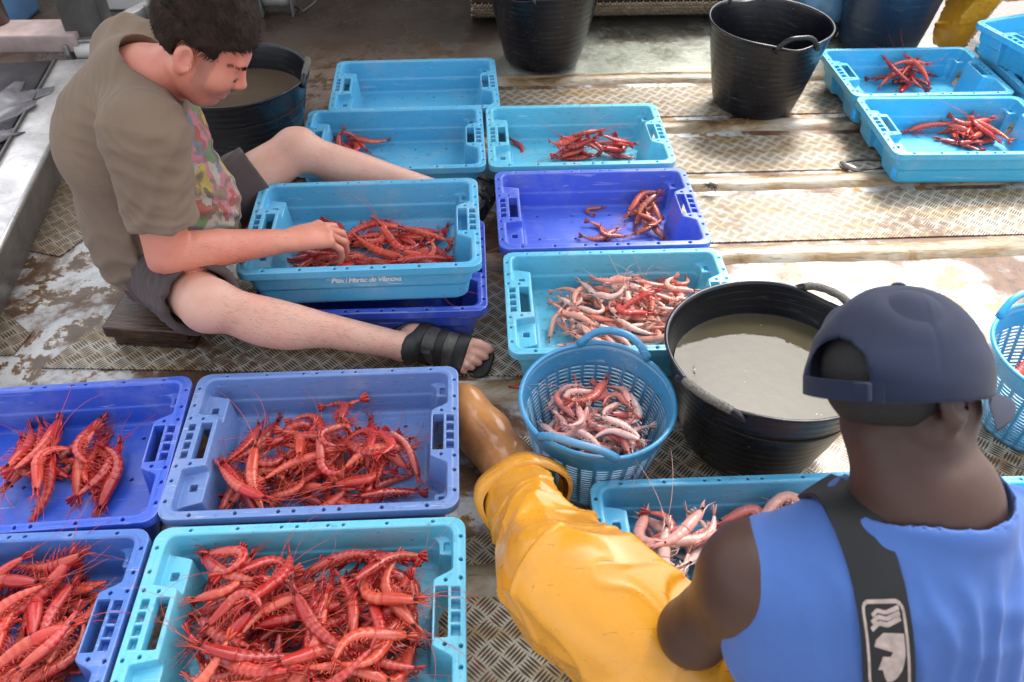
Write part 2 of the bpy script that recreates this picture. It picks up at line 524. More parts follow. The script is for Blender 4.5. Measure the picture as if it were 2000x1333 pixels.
# added out of view: a wall against sky glare, a roof shading the left
o = MB().box((-3.6, 5.25, 0.0), (0.95, 5.35, 2.545)).build('sky_block_wall', simple('sky_block_paint', (0.16, 0.15, 0.14), 0.5, 0.2, 2), smooth=False); tag(o, kind='structure')
o = MB().box((-1.3, 1.80, 2.55), (1.1, 5.2, 2.60)).build('shade_roof', simple('shade_roof_paint', (0.62, 0.60, 0.56), 0.5, 0.1, 3), smooth=False); tag(o, kind='structure')
M_sea = simple('sea_water', (0.03, 0.06, 0.08), 0.12, 0.2, 0.4, 0.6, 1.5, 0.1)
o = MB().box((-300, -300, -1.9), (300, 300, -1.5)).build('sea', M_sea, smooth=False); tag(o, kind='structure')

# ------------------------------------------------------------------ fish crates
def plastic(name, usecol=True, base=(0.1, 0.3, 0.5), rough=0.38):
    t = NT(name)
    co = t.coord('Object')
    if usecol:
        oi = t.new('ShaderNodeObjectInfo'); b = oi.outputs['Color']; rnd = oi.outputs['Random']
        co2 = t.new('ShaderNodeVectorMath', operation='ADD'); t.l.new(co, co2.inputs[0])
        cc = t.comb(t.math('MULTIPLY', rnd, 13.0), t.math('MULTIPLY', rnd, 7.0), 0.0); t.l.new(cc, co2.inputs[1]); co = co2.outputs[0]
    else:
        rgb = t.new('ShaderNodeRGB'); rgb.outputs[0].default_value = (*base, 1); b = rgb.outputs[0]
    n1 = t.noise(co, 7.0, 6, 0.6, 0.3); n2 = t.noise(t.mapping(co, sc=(1, 1, 4)), 45.0, 5, 0.65); n3 = t.noise(co, 260.0, 3)
    col = t.mix(t.step(n1, 0.48, 0.75), b, t.mix(0.22, b, (0.55, 0.55, 0.52)))
    col = t.mix(t.math('MULTIPLY', t.step(n2, 0.56, 0.72), 0.42), col, (0.06, 0.065, 0.07))
    scr = t.step(t.noise(t.mapping(co, rot=(0.3, 0.2, 0.7), sc=(3, 90, 40)), 3.0, 2, 0.5, 1.0), 0.66, 0.72)
    col = t.mix(t.math('MULTIPLY', scr, 0.45), col, (0.62, 0.66, 0.68))
    pt = t.new('ShaderNodeNewGeometry').outputs['Pointiness']
    col = t.mix(t.math('MULTIPLY', t.step(pt, 0.515, 0.56), 0.35), col, t.mix(0.55, b, (0.72, 0.78, 0.80)))
    blot = t.noise(co, 3.2, 6, 0.7, 0.8)
    col = t.mix(t.math('MULTIPLY', t.step(blot, 0.56, 0.72), 0.35), col, t.mix(0.4, b, (0.30, 0.36, 0.40)))
    grime = t.step(t.voronoi(co, 34.0), 0.10, 0.04)
    col = t.mix(t.math('MULTIPLY', t.math('MULTIPLY', grime, t.step(n1, 0.5, 0.6)), 0.65), col, (0.05, 0.03, 0.02))
    t.set(base=col, rough=t.math('ADD', t.math('MULTIPLY', n1, 0.3), rough - 0.17), spec=0.5, sss=0.0,
          normal=t.bump(t.math('ADD', n3, t.math('MULTIPLY', n2, 1.2)), 0.10, 0.0015))
    return t.m
M_crate = plastic('crate_plastic')
CH = 0.125
def rrect(hx, hy, r, X, Y):
    qx, qy = np.abs(X) - (hx - r), np.abs(Y) - (hy - r)
    return np.sqrt(np.maximum(qx, 0) ** 2 + np.maximum(qy, 0) ** 2) + np.minimum(np.maximum(qx, qy), 0) - r
def smax(a, b, k):
    t = np.clip(0.5 - 0.5 * (b - a) / k, 0, 1); return b * (1 - t) + a * t + k * t * (1 - t)
def smin(a, b, k): return -smax(-a, -b, k)
def crate_mesh():
    V = Vol((-0.306, -0.206, -0.006), (0.306, 0.206, CH + 0.006), 0.0021)
    X, Y, Z = V.grid()
    zt = np.clip(Z / CH, 0, 1)
    aX, aY = np.abs(X), np.abs(Y)
    def slab(d, z0, z1): return np.maximum(d, np.maximum(z0 - Z, Z - z1))
    def sst(a, b, x):
        t = np.clip((x - a) / (b - a), 0, 1); return t * t * (3 - 2 * t)
    stp = 0.004 * sst(0.052, 0.060, Z)
    body = slab(rrect(0.262 + 0.018 * zt + stp, 0.178 + 0.006 * zt + stp, 0.03, X, Y), 0.0, CH)
    foot = slab(rrect(0.256, 0.170, 0.03, X, Y), -0.0, 0.012)
    body = np.where(Z < 0.010, foot, body)
    rim = slab(rrect(0.300, 0.200, 0.030, X, Y), CH - 0.023, CH)
    solid = smin(body, rim, 0.006)
    # hollow below the end grips so a hand fits in
    und = smax(smax(np.where(X > 0, 0.247, 0.240) - aX, aY - 0.064, 0.008), Z - (CH - 0.026), 0.008)
    solid = smax(solid, -und, 0.004)
    # inside: straight long sides, each short end shaped differently
    tap = 0.012 * (1 - zt)
    xr = 0.239 + 0.036 * sst(0.060, 0.088, aY)
    led = sst(0.134, 0.140, aY) * sst(CH - 0.034, CH - 0.038, Z)
    xr = xr - 0.024 * led - tap
    xl = 0.229 + 0.047 * sst(0.066, 0.078, aY) * np.maximum(sst(0.140, 0.158, aY), sst(CH - 0.032 + 0.15 * (0.275 - aX), CH - 0.026 + 0.15 * (0.275 - aX), Z)) - tap
    yw = 0.180 - 0.010 * (1 - zt) - 0.003 * sst(0.064, 0.056, Z)
    cav = smax(smax(aY - yw, np.where(X > 0, aX - xr, aX - xl), 0.022), 0.007 - Z, 0.012)
    slot = np.maximum(np.maximum(np.abs(-X - 0.252) - 0.008, np.abs(aY - 0.106) - 0.009), (CH - 0.046) - Z)
    cav = np.minimum(cav, slot)
    slot = np.maximum(np.maximum(np.abs(X - 0.262) - 0.006, np.abs(aY - 0.155) - 0.010), (CH - 0.046) - Z)
    cav = np.minimum(cav, slot)
    d = smax(solid, -cav, 0.005)
    # grip hole and the row of small cells beside it
    hole = np.maximum(np.abs(aX - np.where(X > 0, 0.2550, 0.2505)) - 0.0122, aY - 0.050)
    d = np.maximum(d, -hole)
    for k in range(4):
        c = -0.0375 + 0.025 * k
        cell = np.maximum(np.maximum(np.abs(aX - 0.2810) - 0.0080, np.abs(Y - c) - 0.0102), (CH - 0.019) - Z)
        d = np.maximum(d, -cell)
    # small moulded holes round the rim, drain holes in the floor
    pts = [(sx * x, sy * 0.1905) for x in (0.03, 0.06, 0.145, 0.235) for sx in (-1, 1) for sy in (-1, 1)]
    pts += [(sx * 0.2905, sy * y) for y in (0.066, 0.104, 0.155) for sx in (-1, 1) for sy in (-1, 1)]
    pts += [(sx * 0.262, sy * 0.062) for sx in (-1, 1) for sy in (-1, 1)]
    for (px, py) in pts:
        q = (np.abs(V.lo[0] + V.h * np.arange(V.n[0]) - px) < 0.012), (np.abs(V.lo[1] + V.h * np.arange(V.n[1]) - py) < 0.012)
        ix = np.ix_(np.where(q[0])[0], np.where(q[1])[0], np.arange(V.n[2]))
        cyl = np.maximum(np.sqrt((X[q[0]] - px) ** 2 + (Y[:, q[1]] - py) ** 2) - 0.0040, (CH - 0.014) - Z)
        d[ix] = np.maximum(d[ix], -cyl)
    for px in (-0.17, -0.06, 0.06, 0.17):
        for py in (-0.12, 0.0, 0.12):
            q = (np.abs(V.lo[0] + V.h * np.arange(V.n[0]) - px) < 0.014), (np.abs(V.lo[1] + V.h * np.arange(V.n[1]) - py) < 0.014)
            ix = np.ix_(np.where(q[0])[0], np.where(q[1])[0], np.arange(V.n[2]))
            cyl = np.maximum(np.sqrt((X[q[0]] - px) ** 2 + (Y[:, q[1]] - py) ** 2) - 0.0045, Z - 0.03)
            d[ix] = np.maximum(d[ix], -cyl)
    V.f = np.broadcast_to(d, tuple(V.n)).astype(np.float32)
    v, q = V.net()
    v = vsmooth(v, q, 1, 0.35)
    fc = v[q].mean(1)
    grip = (np.abs(fc[:, 0]) > 0.226) & (np.abs(fc[:, 1]) < 0.074) & (fc[:, 2] > CH - 0.034)
    out = []
    for sel in (~grip, grip & (fc[:, 0] < 0), grip & (fc[:, 0] > 0)):
        qq = q[sel]
        used, inv = np.unique(qq, return_inverse=True)
        out.append((v[used], inv.reshape(-1, 4)))
    nrm = None
    return out
_c = crate_mesh()
me_body = npmesh('fish_crate', *_c[0]); me_body.materials.append(M_crate)
me_g1 = npmesh('handle', *_c[1]); me_g1.materials.append(M_crate)
me_g2 = npmesh('handle', *_c[2]); me_g2.materials.append(M_crate)
CYAN = (0.095, 0.42, 0.66); CYAN2 = (0.13, 0.52, 0.70); ROYAL = (0.035, 0.105, 0.58); SLATE = (0.14, 0.24, 0.52); VIOLET = (0.085, 0.15, 0.66); CYB = (0.06, 0.44, 0.72); MIDB = (0.06, 0.17, 0.52); DEEP = (0.03, 0.07, 0.45)
CR = {}
for key, x, y, a, z0, colr, lab in (
    ('C1', -0.414, 1.116, 3.4, 0.02, SLATE, 'slate blue crate heaped with red shrimp below the seated man\'s sandal'),
    ('C2', -0.378, 0.699, 3.1, 0.02, CYAN2, 'cyan crate at the front filled deepest with red shrimp'),
    ('C3', -1.017, 1.066, 5.8, 0.02, ROYAL, 'royal blue crate at the left edge holding one small clump of shrimp'),
    ('C4', -0.988, 0.666, 3.1, 0.02, MIDB, 'mid blue crate of shrimp in the front left corner'),
    ('C5b', -0.372, 1.715, 3.0, 0.02, DEEP, 'dark blue crate underneath the lettered cyan crate'),
    ('C5', -0.387, 1.732, 3.9, 0.145, CYAN, 'cyan crate with white lettering the seated man reaches into'),
    ('C6', 0.251, 2.002, 3.2, 0.02, VIOLET, 'violet blue crate with a few scattered shrimp at one end'),
    ('C7', 0.282, 1.587, 2.9, 0.02, CYAN2, 'cyan crate of pale pink shrimp beside the tub of water'),
    ('C8', 0.211, 2.428, 3.2, 0.02, CYAN2, 'cyan crate with a strip of shrimp behind the violet crate'),
    ('C9', -0.398, 2.392, 3.9, 0.02, CYAN, 'cyan crate with shrimp only in one corner behind the man\'s shin'),
    ('C10', -0.361, 2.783, 4.3, 0.02, CYAN, 'empty cyan crate behind the other crates'),
    ('C11', 1.511, 2.921, 3.1, 0.02, CYB, 'bright blue crate of shrimp beside the rear black tub'),
    ('C12', 1.529, 2.512, 1.6, 0.02, CYB, 'bright blue crate of shrimp at the right edge of the deck'),
    ('C14', 0.470, 0.819, 3.1, 0.02, CYAN, 'cyan crate in front of the man in the cap'),
    ('C15', 1.300, 0.835, 2.5, 0.02, CYB, 'pale cyan crate behind the shoulder of the man in the cap'),
    ('C16', 2.150, 2.985, 3.1, 0.02, CYB, 'empty bright blue crate under the tilted crate at the right'),
    ('C13', 2.105, 2.990, 20.0, 0.145, CYB, 'bright blue crate set askew on top of another crate'),
):
    o = link('fish_crate', me_body); o.location = (x, y, z0); o.rotation_euler = (0, 0, R(a)); o.color = (*colr, 1)
    tag(o, lab, 'crate', 'plastic fish crates on the deck')
    for m_ in (me_g1, me_g2):
        h_ = link('handle', m_, None, o); h_.color = (*colr, 1)
    CR[key] = o

# lettering on the front of the cyan crate
M_white = simple('white_print', (0.78, 0.80, 0.80), 0.5, 0.05, 60, 0.0)
def lettering():
    cu = bpy.data.curves.new('lettering', 'FONT'); cu.body = 'Peix i Marisc de Vilanova'; cu.size = 0.0205; cu.offset = 0.00035; cu.shear = 0.28; cu.align_x = 'CENTER'; cu.extrude = 0.0003; cu.space_character = 0.86
    tmp = bpy.data.objects.new('tmp', cu); C.objects.link(tmp)
    bpy.context.view_layer.update()
    me = bpy.data.meshes.new_from_object(tmp.evaluated_get(bpy.context.evaluated_depsgraph_get()))
    bpy.data.objects.remove(tmp)
    mb = MB()
    def st(pts, r=0.0007): mb.tube([(a, b, 0) for a, b in pts], r, 4)
    st([(-0.098, 0.010), (-0.083, 0.0095), (-0.066, 0.0105), (-0.058, 0.014), (-0.057, 0.019)])
    st([(-0.086, -0.004), (-0.083, 0.010), (-0.078, 0.017), (-0.070, 0.019)])
    st([(0.028, 0.020), (0.036, 0.009), (0.048, -0.003), (0.062, -0.0085), (0.088, -0.009)])
    st([(0.030, 0.0195), (0.058, 0.0175), (0.086, 0.017)])
    st([(-0.026, -0.0075), (0.026, -0.0072)], 0.0004); st([(-0.020, -0.0115), (0.024, -0.011)], 0.0004)
    v = [tuple(p.co) for p in me.vertices]; f = [tuple(p.vertices) for p in me.polygons]
    mb.add(v, f)
    o = mb.build('lettering', M_white, CR['C5'], False)
    z = 0.078; n = 0.178 + 0.006 * z / CH + 0.004
    o.location = (0.012, -n - 0.0020, z)
    o.rotation_euler = (R(90) - 0.047, 0, 0)
lettering()

# ------------------------------------------------------------------ black tubs
def tub_mat(name, base):
    t = NT(name); co = t.coord('Object')
    z = t.sep(co)[2]
    n1 = t.noise(co, 6.0, 6, 0.6, 0.4); n2 = t.noise(t.mapping(co, sc=(1, 1, 14)), 9.0, 5, 0.7); n3 = t.noise(co, 150, 4)
    ring = t.math('PINGPONG', t.math('MULTIPLY', z, 48.0), 0.5)
    scuff = t.math('MULTIPLY', t.step(ring, 0.40, 0.5), t.step(n1, 0.42, 0.62))
    col = t.mix(t.math('MULTIPLY', scuff, 0.16), base, (0.13, 0.14, 0.16))
    col = t.mix(t.math('MULTIPLY', t.step(n2, 0.6, 0.72), 0.25), col, (0.24, 0.25, 0.26))
    sp = t.step(t.voronoi(co, 26.0), 0.045, 0.02)
    col = t.mix(t.math('MULTIPLY', sp, 0.55), col, (0.5, 0.5, 0.48))
    t.set(base=col, rough=t.ramp(n1, [(0.3, 0.22), (0.7, 0.38)]), normal=t.bump(t.math('ADD', n3, t.math('MULTIPLY', n2, 2.0)), 0.12, 0.002))
    return t.m
M_tub = tub_mat('black_rubber', (0.0045, 0.0052, 0.0085))
M_rope = simple('braided_rope', (0.16, 0.15, 0.13), 0.8, 0.5, 300, 0.8, 420, 0.003)
TH = 0.30
def tub_r(z): return 0.160 + 0.072 * (z / TH) ** 0.85
def tub(name, x, y, label, ha, sc=(1, 1, 1), rope=False, hz=0.042, cat='tub', fold=0.0, m=None):
    m = m or M_tub
    root = empty(name, (x, y, 0.021)); root.scale = sc
    tag(root, label, cat, 'black rubber tubs')
    n = 96; prof = []
    zs = np.linspace(0.006, TH, 49)
    prof.append((0.150, 0.0)); prof.append((0.158, 0.002))
    for i, z in enumerate(zs): prof.append((tub_r(z) + 0.0006 * (1 if (i // 2) % 2 else 0), z))
    prof += [(tub_r(TH) + 0.005, TH + 0.002), (tub_r(TH) + 0.006, TH + 0.006), (tub_r(TH) + 0.002, TH + 0.009), (tub_r(TH) - 0.003, TH + 0.006)]
    for z in zs[::-3]: prof.append((tub_r(z) - 0.005, z))
    prof += [(0.150, 0.008), (0.0005, 0.008)]
    mb = MB().lathe([(0.0005, 0.0)] + prof, n)
    v = np.array(mb.v)
    an = np.arctan2(v[:, 1], v[:, 0])
    dip = 0
    for h0 in ha:
        da = np.abs((an - h0 + np.pi) % (2 * np.pi) - np.pi)
        dip = dip + np.exp(-(da / 0.30) ** 2)
    wz = np.clip((v[:, 2] - 0.17) / 0.13, 0, 1) ** 2
    v[:, 2] -= 0.016 * dip * wz
    rr = 1 + (0.022 * np.sin(2 * an + ha[0] * 2) + 0.008 * np.sin(3 * an + x * 9)) * np.clip(v[:, 2] / TH, 0, 1)
    v[:, 0] *= rr; v[:, 1] *= rr
    mb.v = [tuple(p) for p in v]
    b = mb.build('bucket_body', m, root)
    for h0 in ha:
        pts = []
        for i in range(19):
            s = -1 + 2 * i / 18
            a = h0 + 0.36 * s
            up = hz * max(0.0, 1 - abs(s) ** 3.0) - 0.004
            rad = (tub_r(TH) + 0.004 + fold * (1 - abs(s) ** 2)) * (1 + 0.022 * math.sin(2 * a + ha[0] * 2))
            pts.append((rad * math.cos(a), rad * math.sin(a), TH - 0.012 + up))
        h = MB().tube(pts, [0.0075 + 0.002 * (abs(i - 9) / 9) for i in range(19)], 10).build('handle', m, root)
        if rope:
            g = MB()
            for ph in (0, 2.1, 4.2):
                wp = []
                for i in range(81):
                    f_ = 3 + 12 * i / 80; i0 = min(int(f_), 17); w = f_ - i0
                    p = Vector(pts[i0]).lerp(Vector(pts[i0 + 1]), w)
                    tt = (Vector(pts[i0 + 1]) - Vector(pts[i0])).normalized()
                    s_ = tt.cross(Vector((0, 0, 1))).normalized(); u_ = s_.cross(tt)
                    wp.append(p + (s_ * math.cos(i * 1.1 + ph) + u_ * math.sin(i * 1.1 + ph)) * 0.0085)
                g.tube(wp, 0.0024, 5)
            g.build('rope_grip', M_rope, h)
    return root
T1 = tub('rubber_tub', -0.905, 2.465, 'black tub of brown water behind the seated man', (R(8), R(188)), rope=True)
T2 = tub('rubber_tub', 0.117, 3.285, 'black tub cut off by the top edge beside the net', (R(60), R(240)), sc=(0.96, 0.96, 1.05))
T3 = tub('rubber_tub', 0.925, 2.905, 'empty black tub with white scuff rings standing on the ribs', (R(-78), R(102)), sc=(0.94, 0.94, 1.03), hz=0.05)
T4 = tub('rubber_tub', 0.565, 1.245, 'large black tub of murky water between the basket and the cap', (R(222), R(47)), sc=(0.97, 0.94, 0.93), rope=True, hz=0.03, fold=0.012)
T5 = tub('rubber_tub', 1.585, 3.46, 'dark blue black tub in front of the yellow oilskins', (R(150), R(330)), sc=(1.0, 1.0, 1.5), m=tub_mat('blue_black_rubber', (0.016, 0.034, 0.068)))

def water(x, y, z, r, base, label, sc=1.0):
    t = NT('murky_water'); co = t.coord('Object')
    n1 = t.noise(co, 9.0, 5, 0.6, 0.8); n2 = t.noise(co, 30.0, 4)
    dark = tuple(c * 0.82 for c in base)
    col = t.ramp(n1, [(0.25, dark), (0.75, base)])
    foam = t.step(t.voronoi(co, 38.0), 0.07, 0.035)
    col = t.mix(t.math('MULTIPLY', foam, t.step(n1, 0.45, 0.6)), col, (0.6, 0.58, 0.5))
    t.set(base=col, rough=0.03, ior=1.33, normal=t.bump(n2, 0.12, 0.003))
    mb = MB()
    n = 72; rings = 10; v = [(0, 0, 0)]; f = []
    for i in range(1, rings + 1):
        for k in range(n):
            a = 2 * math.pi * k / n
            v.append((r * i / rings * math.cos(a), r * i / rings * math.sin(a), 0.0015 if i == rings else 0))
    for k in range(n): f.append((0, 1 + k, 1 + (k + 1) % n))
    for i in range(rings - 1):
        for k in range(n): f.append((1 + i * n + k, 1 + (i + 1) * n + k, 1 + (i + 1) * n + (k + 1) % n, 1 + i * n + (k + 1) % n))
    o = link('murky_water', mesh('murky_water', v, f), t.m)
    o.location = (x, y, z); tag(o, label, 'water', None, 'stuff')
water(0.565, 1.245, 0.222, 0.205, (0.066, 0.057, 0.034), 'cloudy olive water filling the large black tub')
water(-0.905, 2.465, 0.245, 0.218, (0.11, 0.075, 0.048), 'brown water in the tub behind the man')

# ------------------------------------------------------------------ blue strainer baskets
M_basket = plastic('basket_plastic', False, (0.045, 0.27, 0.50), 0.33)
M_basket2 = plastic('basket_plastic_bright', False, (0.03, 0.36, 0.66), 0.33)
def basket(x, y, label, ha, m, tilt=0.0):
    root = empty('strainer_basket', (x, y, 0.006), 0); tag(root, label, 'basket', 'round plastic strainer baskets')
    H = 0.224
    def br(z): return 0.118 + 0.045 * (z / H) ** 0.9
    ncol, nrow = 30, 16
    th = []
    for c in range(ncol):
        for w in (0.0, 0.24): th.append((c + w) / ncol * 2 * math.pi)
    zs = [0.0, 0.018]
    z0, z1 = 0.018, 0.178
    for rw in range(nrow):
        a = z0 + (z1 - z0) * rw / nrow
        zs += [a + (z1 - z0) / nrow * 0.55, a + (z1 - z0) / nrow]
    zs += [0.195, 0.210, H]
    sub = 3
    ang = []
    for i in range(len(th)):
        nx = th[(i + 1) % len(th)] + (2 * math.pi if i == len(th) - 1 else 0)
        for k in range(sub): ang.append((th[i] + (nx - th[i]) * k / sub, i % 2))
    n = len(ang); v = []; f = []
    def lift(a, z):
        d = 0
        for h0 in ha:
            da = abs((a - h0 + math.pi) % (2 * math.pi) - math.pi); d += math.exp(-(da / 0.42) ** 4)
        return d * 0.010 * max(0, (z - 0.19) / 0.045)
    for z in zs:
        for (a, _) in ang: v.append((br(z) * math.cos(a), br(z) * math.sin(a), z + lift(a, z)))
    for i in range(len(zs) - 1):
        slot_row = 1 <= i < 1 + 2 * nrow and (i - 1) % 2 == 0
        for k in range(n):
            if slot_row and ang[k][1] == 1: continue
            f.append((i * n + k, i * n + (k + 1) % n, (i + 1) * n + (k + 1) % n, (i + 1) * n + k))
    b0 = len(v); v.append((0, 0, 0.0))
    for k in range(n): f.append((b0, (k + 1) % n, k))
    o = link('basket_body', mesh('basket_body', v, f), m, root)
    so = o.modifiers.new('solid', 'SOLIDIFY'); so.thickness = 0.0032; so.offset = 0
    mb = MB()
    pts = [((br(H) + 0.001) * math.cos(2 * math.pi * k / 90), (br(H) + 0.001) * math.sin(2 * math.pi * k / 90), H + lift(2 * math.pi * k / 90, H)) for k in range(91)]
    mb.tube(pts, 0.0055, 8, False); mb.build('rim', m, root)
    for h0 in ha:
        pts = []
        for i in range(21):
            s = -1 + 2 * i / 20
            up = 0.042 * (1 - abs(s) ** 2.6)
            a = h0 + 0.50 * s * (1 - 0.0 * up)
            rad = br(H) + 0.002 + 0.004 * (1 - s * s)
            pts.append((rad * math.cos(a), rad * math.sin(a), H + 0.008 + up - 0.006))
        MB().tube(pts, [0.0085 + 0.006 * max(0, abs(i - 10) / 10 - 0.75) for i in range(21)], 10).build('handle', m, root)
    return root
basket(0.183, 1.155, 'blue slotted basket of pale shrimp beside the tan boot', (R(72), R(250)), M_basket)
basket(1.262, 1.300, 'bright blue slotted basket half hidden behind the cap', (R(105), R(285)), M_basket2)
# ------------------------------------------------------------------ shrimp
def shrimp_mat(name):
    t = NT(name)
    oi = t.new('ShaderNodeObjectInfo')
    seg = t.attr('seg')['Fac']; dor = t.attr('dor')['Fac']
    co = t.coord('Object')
    n1 = t.noise(co, 60.0, 4, 0.6); n2 = t.noise(co, 420.0, 3)
    base = oi.outputs['Color']
    col = t.mix(t.math('MULTIPLY', t.step(n1, 0.45, 0.7), 0.5), base, t.mix(0.6, base, (0.30, 0.012, 0.008)))
    pale = t.mix(0.30, base, (0.80, 0.34, 0.24))
    band = t.math('MULTIPLY', t.step(seg, 0.45, 0.8), t.math('SUBTRACT', 1.0, t.step(seg, 0.88, 0.99)))
    col = t.mix(t.math('MULTIPLY', band, 0.55), col, pale)
    col = t.mix(t.math('MULTIPLY', t.step(dor, 0.0, -0.9), 0.6), col, pale)
    col = t.mix(t.math('MULTIPLY', t.step(oi.outputs['Random'], 0.6, 1.0), 0.22), col, (0.62, 0.22, 0.12))
    t.set(base=col, coat=0.35, coatr=0.06, rough=t.math('ADD', 0.14, t.math('MULTIPLY', n1, 0.24)), spec=0.5, sss=0.12, normal=t.bump(t.math('ADD', n1, t.math('MULTIPLY', n2, 0.5)), 0.25, 0.0016))
    t.sssr((1.0, 0.25, 0.12), 0.006)
    return t.m
M_shr = shrimp_mat('shrimp_shell')
t = NT('shrimp_feeler'); oi = t.new('ShaderNodeObjectInfo'); t.set(base=t.mix(0.35, oi.outputs['Color'], (0.55, 0.16, 0.10)), rough=0.35); M_feel = t.m
M_eye = simple('shrimp_eye', (0.006, 0.006, 0.007), 0.12, 0, 10, 0)
SL = 0.150
def prof(s): return float(np.interp(s, [0, .05, .16, .30, .38, .5, .65, .8, .92, 1.0], [.0033, .0068, .0112, .0132, .0128, .0120, .0103, .0082, .0058, .0036]))
def shrimp_parts(bend, seed):
    g = np.random.default_rng(seed)
    N = 46; ss = np.linspace(0, 1, N)
    tt = np.clip((ss - 0.34) / 0.6, 0, 1); phi = -bend * (tt * tt * (3 - 2 * tt)) + 0.10 * np.sin(ss * 5 + seed)
    d = np.stack([-np.cos(phi), -np.sin(phi)], 1)        # running backwards from the head
    P = np.concatenate([[[0, 0]], np.cumsum((d[:-1] + d[1:]) / 2 * SL / (N - 1), 0)])
    # the body bends to the belly side
    nrm = np.stack([-d[:, 1], d[:, 0]], 1)
    ven = nrm if np.cross(d[-8], d[12]) < 0 else -nrm
    P -= P.mean(0)
    K = 12
    def hull(i0, i1, capa, capb):
        v = []; f = []; sg = []; dr = []
        for i in range(i0, i1 + 1):
            s = ss[i]; h = prof(s); fr = 0.0
            if s > 0.38:
                x = (s - 0.38) / 0.54 * 6; fr = x - math.floor(x) if x < 6 else 0.2
                h *= 0.97 + 0.10 * fr ** 1.5
            for k in range(K):
                a = 2 * math.pi * k / K
                dv = math.cos(a); lt = math.sin(a)
                hh = h * (1.0 if dv > 0 else 0.92)
                p = P[i] - ven[i] * dv * hh
                v.append((p[0], p[1], lt * h * 0.74)); sg.append(fr); dr.append(dv)
        m = i1 - i0
        for i in range(m):
            for k in range(K): f.append((i * K + k, (i + 1) * K + k, (i + 1) * K + (k + 1) % K, i * K + (k + 1) % K))
        f.append(tuple(range(K))); f.append(tuple(reversed(range(m * K, m * K + K))))
        return v, f, sg, dr
    def mk(name, v, f, sg=None, dr=None):
        me = mesh(name, v, f)
        for nm, dat in (('seg', sg), ('dor', dr)):
            at = me.attributes.new(nm, 'FLOAT', 'POINT')
            at.data.foreach_set('value', np.array(dat if dat is not None else np.zeros(len(v)), np.float32) if dat is not None else np.full(len(v), 0.3, np.float32))
        me.polygons.foreach_set('use_smooth', np.ones(len(me.polygons), bool))
        return me
    ic = int(0.40 * N)
    out = {}
    out['body'] = mk('shrimp', *hull(ic - 1, N - 1, 0, 0))
    # carapace with rostrum
    v, f, sg, dr = hull(0, ic, 0, 0)
    v = [(x * 1.0, y, z * 1.06) for x, y, z in v]
    mb = MB(); mb.add(v, f); sg2 = list(sg); dr2 = list(dr)
    fw = -d[0]; up = -ven[0]
    r0 = P[0] + up * 0.004
    mb.tube([(*(r0 - fw * 0.02 + up * 0.006), 0), (*(r0 + fw * 0.004 + up * 0.001), 0), (*(r0 + fw * 0.018 + up * 0.002), 0), (*(r0 + fw * 0.036 + up * 0.010), 0)], [0.0022, 0.0020, 0.0013, 0.0003], 5)
    # head scales beside the eyes
    for sz in (-1, 1):
        b = P[0] - up * 0.002
        mb.tube([(*b, sz * 0.003), (*(b + fw * 0.014 - up * 0.001), sz * 0.006), (*(b + fw * 0.024 - up * 0.002), sz * 0.006)], [0.0026, 0.0024, 0.0005], 5)
    n2 = len(mb.v) - len(v)
    out['carapace'] = mk('carapace', mb.v, mb.f, sg2 + [0.2] * n2, dr2 + [0.6] * n2)
    # tail fan
    mb = MB(); tb = d[-1]; tv = ven[-1]
    for j, (az, el) in enumerate(((0, 0.0), (0.42, 0.10), (-0.42, 0.10), (0.80, -0.1), (-0.80, -0.1))):
        ln = 0.027 if j else 0.022; w = 0.0046
        ax = np.array([tb[0] * math.cos(az), tb[1] * math.cos(az), math.sin(az) * 0.55]) + np.array([tv[0], tv[1], 0]) * (0.12 + el)
        ax /= np.linalg.norm(ax)
        sd_ = np.cross(ax, np.array([tv[0], tv[1], 0.0])); sd_ /= np.linalg.norm(sd_)
        th = np.array([tv[0], tv[1], 0.0]) * 0.0008
        b = np.array([P[-1][0], P[-1][1], 0.0]) - ax * 0.002
        pr = [(0, .35), (.35, .9), (.7, 1.0), (.92, .7), (1.0, .25)]
        vv = []
        for q, w_ in pr:
            for sx in (-1, 1):
                for sy in (-1, 1): vv.append(b + ax * ln * q + sd_ * w * w_ * sx + th * sy)
        ff = []
        for i in range(4):
            a = i * 4; c = a + 4
            ff += [(a, c, c + 1, a + 1), (a + 3, c + 3, c + 2, a + 2), (a + 2, c + 2, c, a), (a + 1, c + 1, c + 3, a + 3)]
        ff += [(0, 1, 3, 2), (16, 18, 19, 17)]
        mb.add(vv, ff)
    out['tail_fan'] = mk('tail_fan', mb.v, mb.f)
    # legs below the carapace and swimmerets below the abdomen
    mb = MB()
    for j in range(5):
        i = int(np.interp(j, [0, 4], [0.14 * N, 0.37 * N]))
        for sz in (-1, 1):
            b = P[i] + ven[i] * prof(ss[i]) * 0.8
            sw = g.uniform(-0.3, 0.9)
            k1 = b + (ven[i] * 0.8 - d[i] * sw * 0.9) * 0.014
            k2 = k1 + (ven[i] * 0.55 - d[i] * (sw + 0.5)) * g.uniform(0.013, 0.020)
            z0 = sz * prof(ss[i]) * 0.35
            mb.tube([(*b, z0), (*k1, z0 + sz * 0.004 + g.uniform(-.003, .003)), (*k2, z0 + sz * g.uniform(0.0, 0.008))], [0.0011, 0.0008, 0.0004], 4)
    for j in range(5):
        i = min(N - 1, int((0.46 + 0.09 * j) * N))
        for sz in (-1, 1):
            b = P[i] + ven[i] * prof(ss[i]) * 0.8
            e = b + (ven[i] * 0.6 - d[i] * g.uniform(-0.9, 0.2)) * 0.012
            mb.tube([(*b, sz * 0.003), (*(b * .45 + e * .55), sz * 0.0048), (*e, sz * 0.004)], [0.0022, 0.0020, 0.0007], 4)
    out['walking_legs'] = mk('walking_legs', mb.v, mb.f)
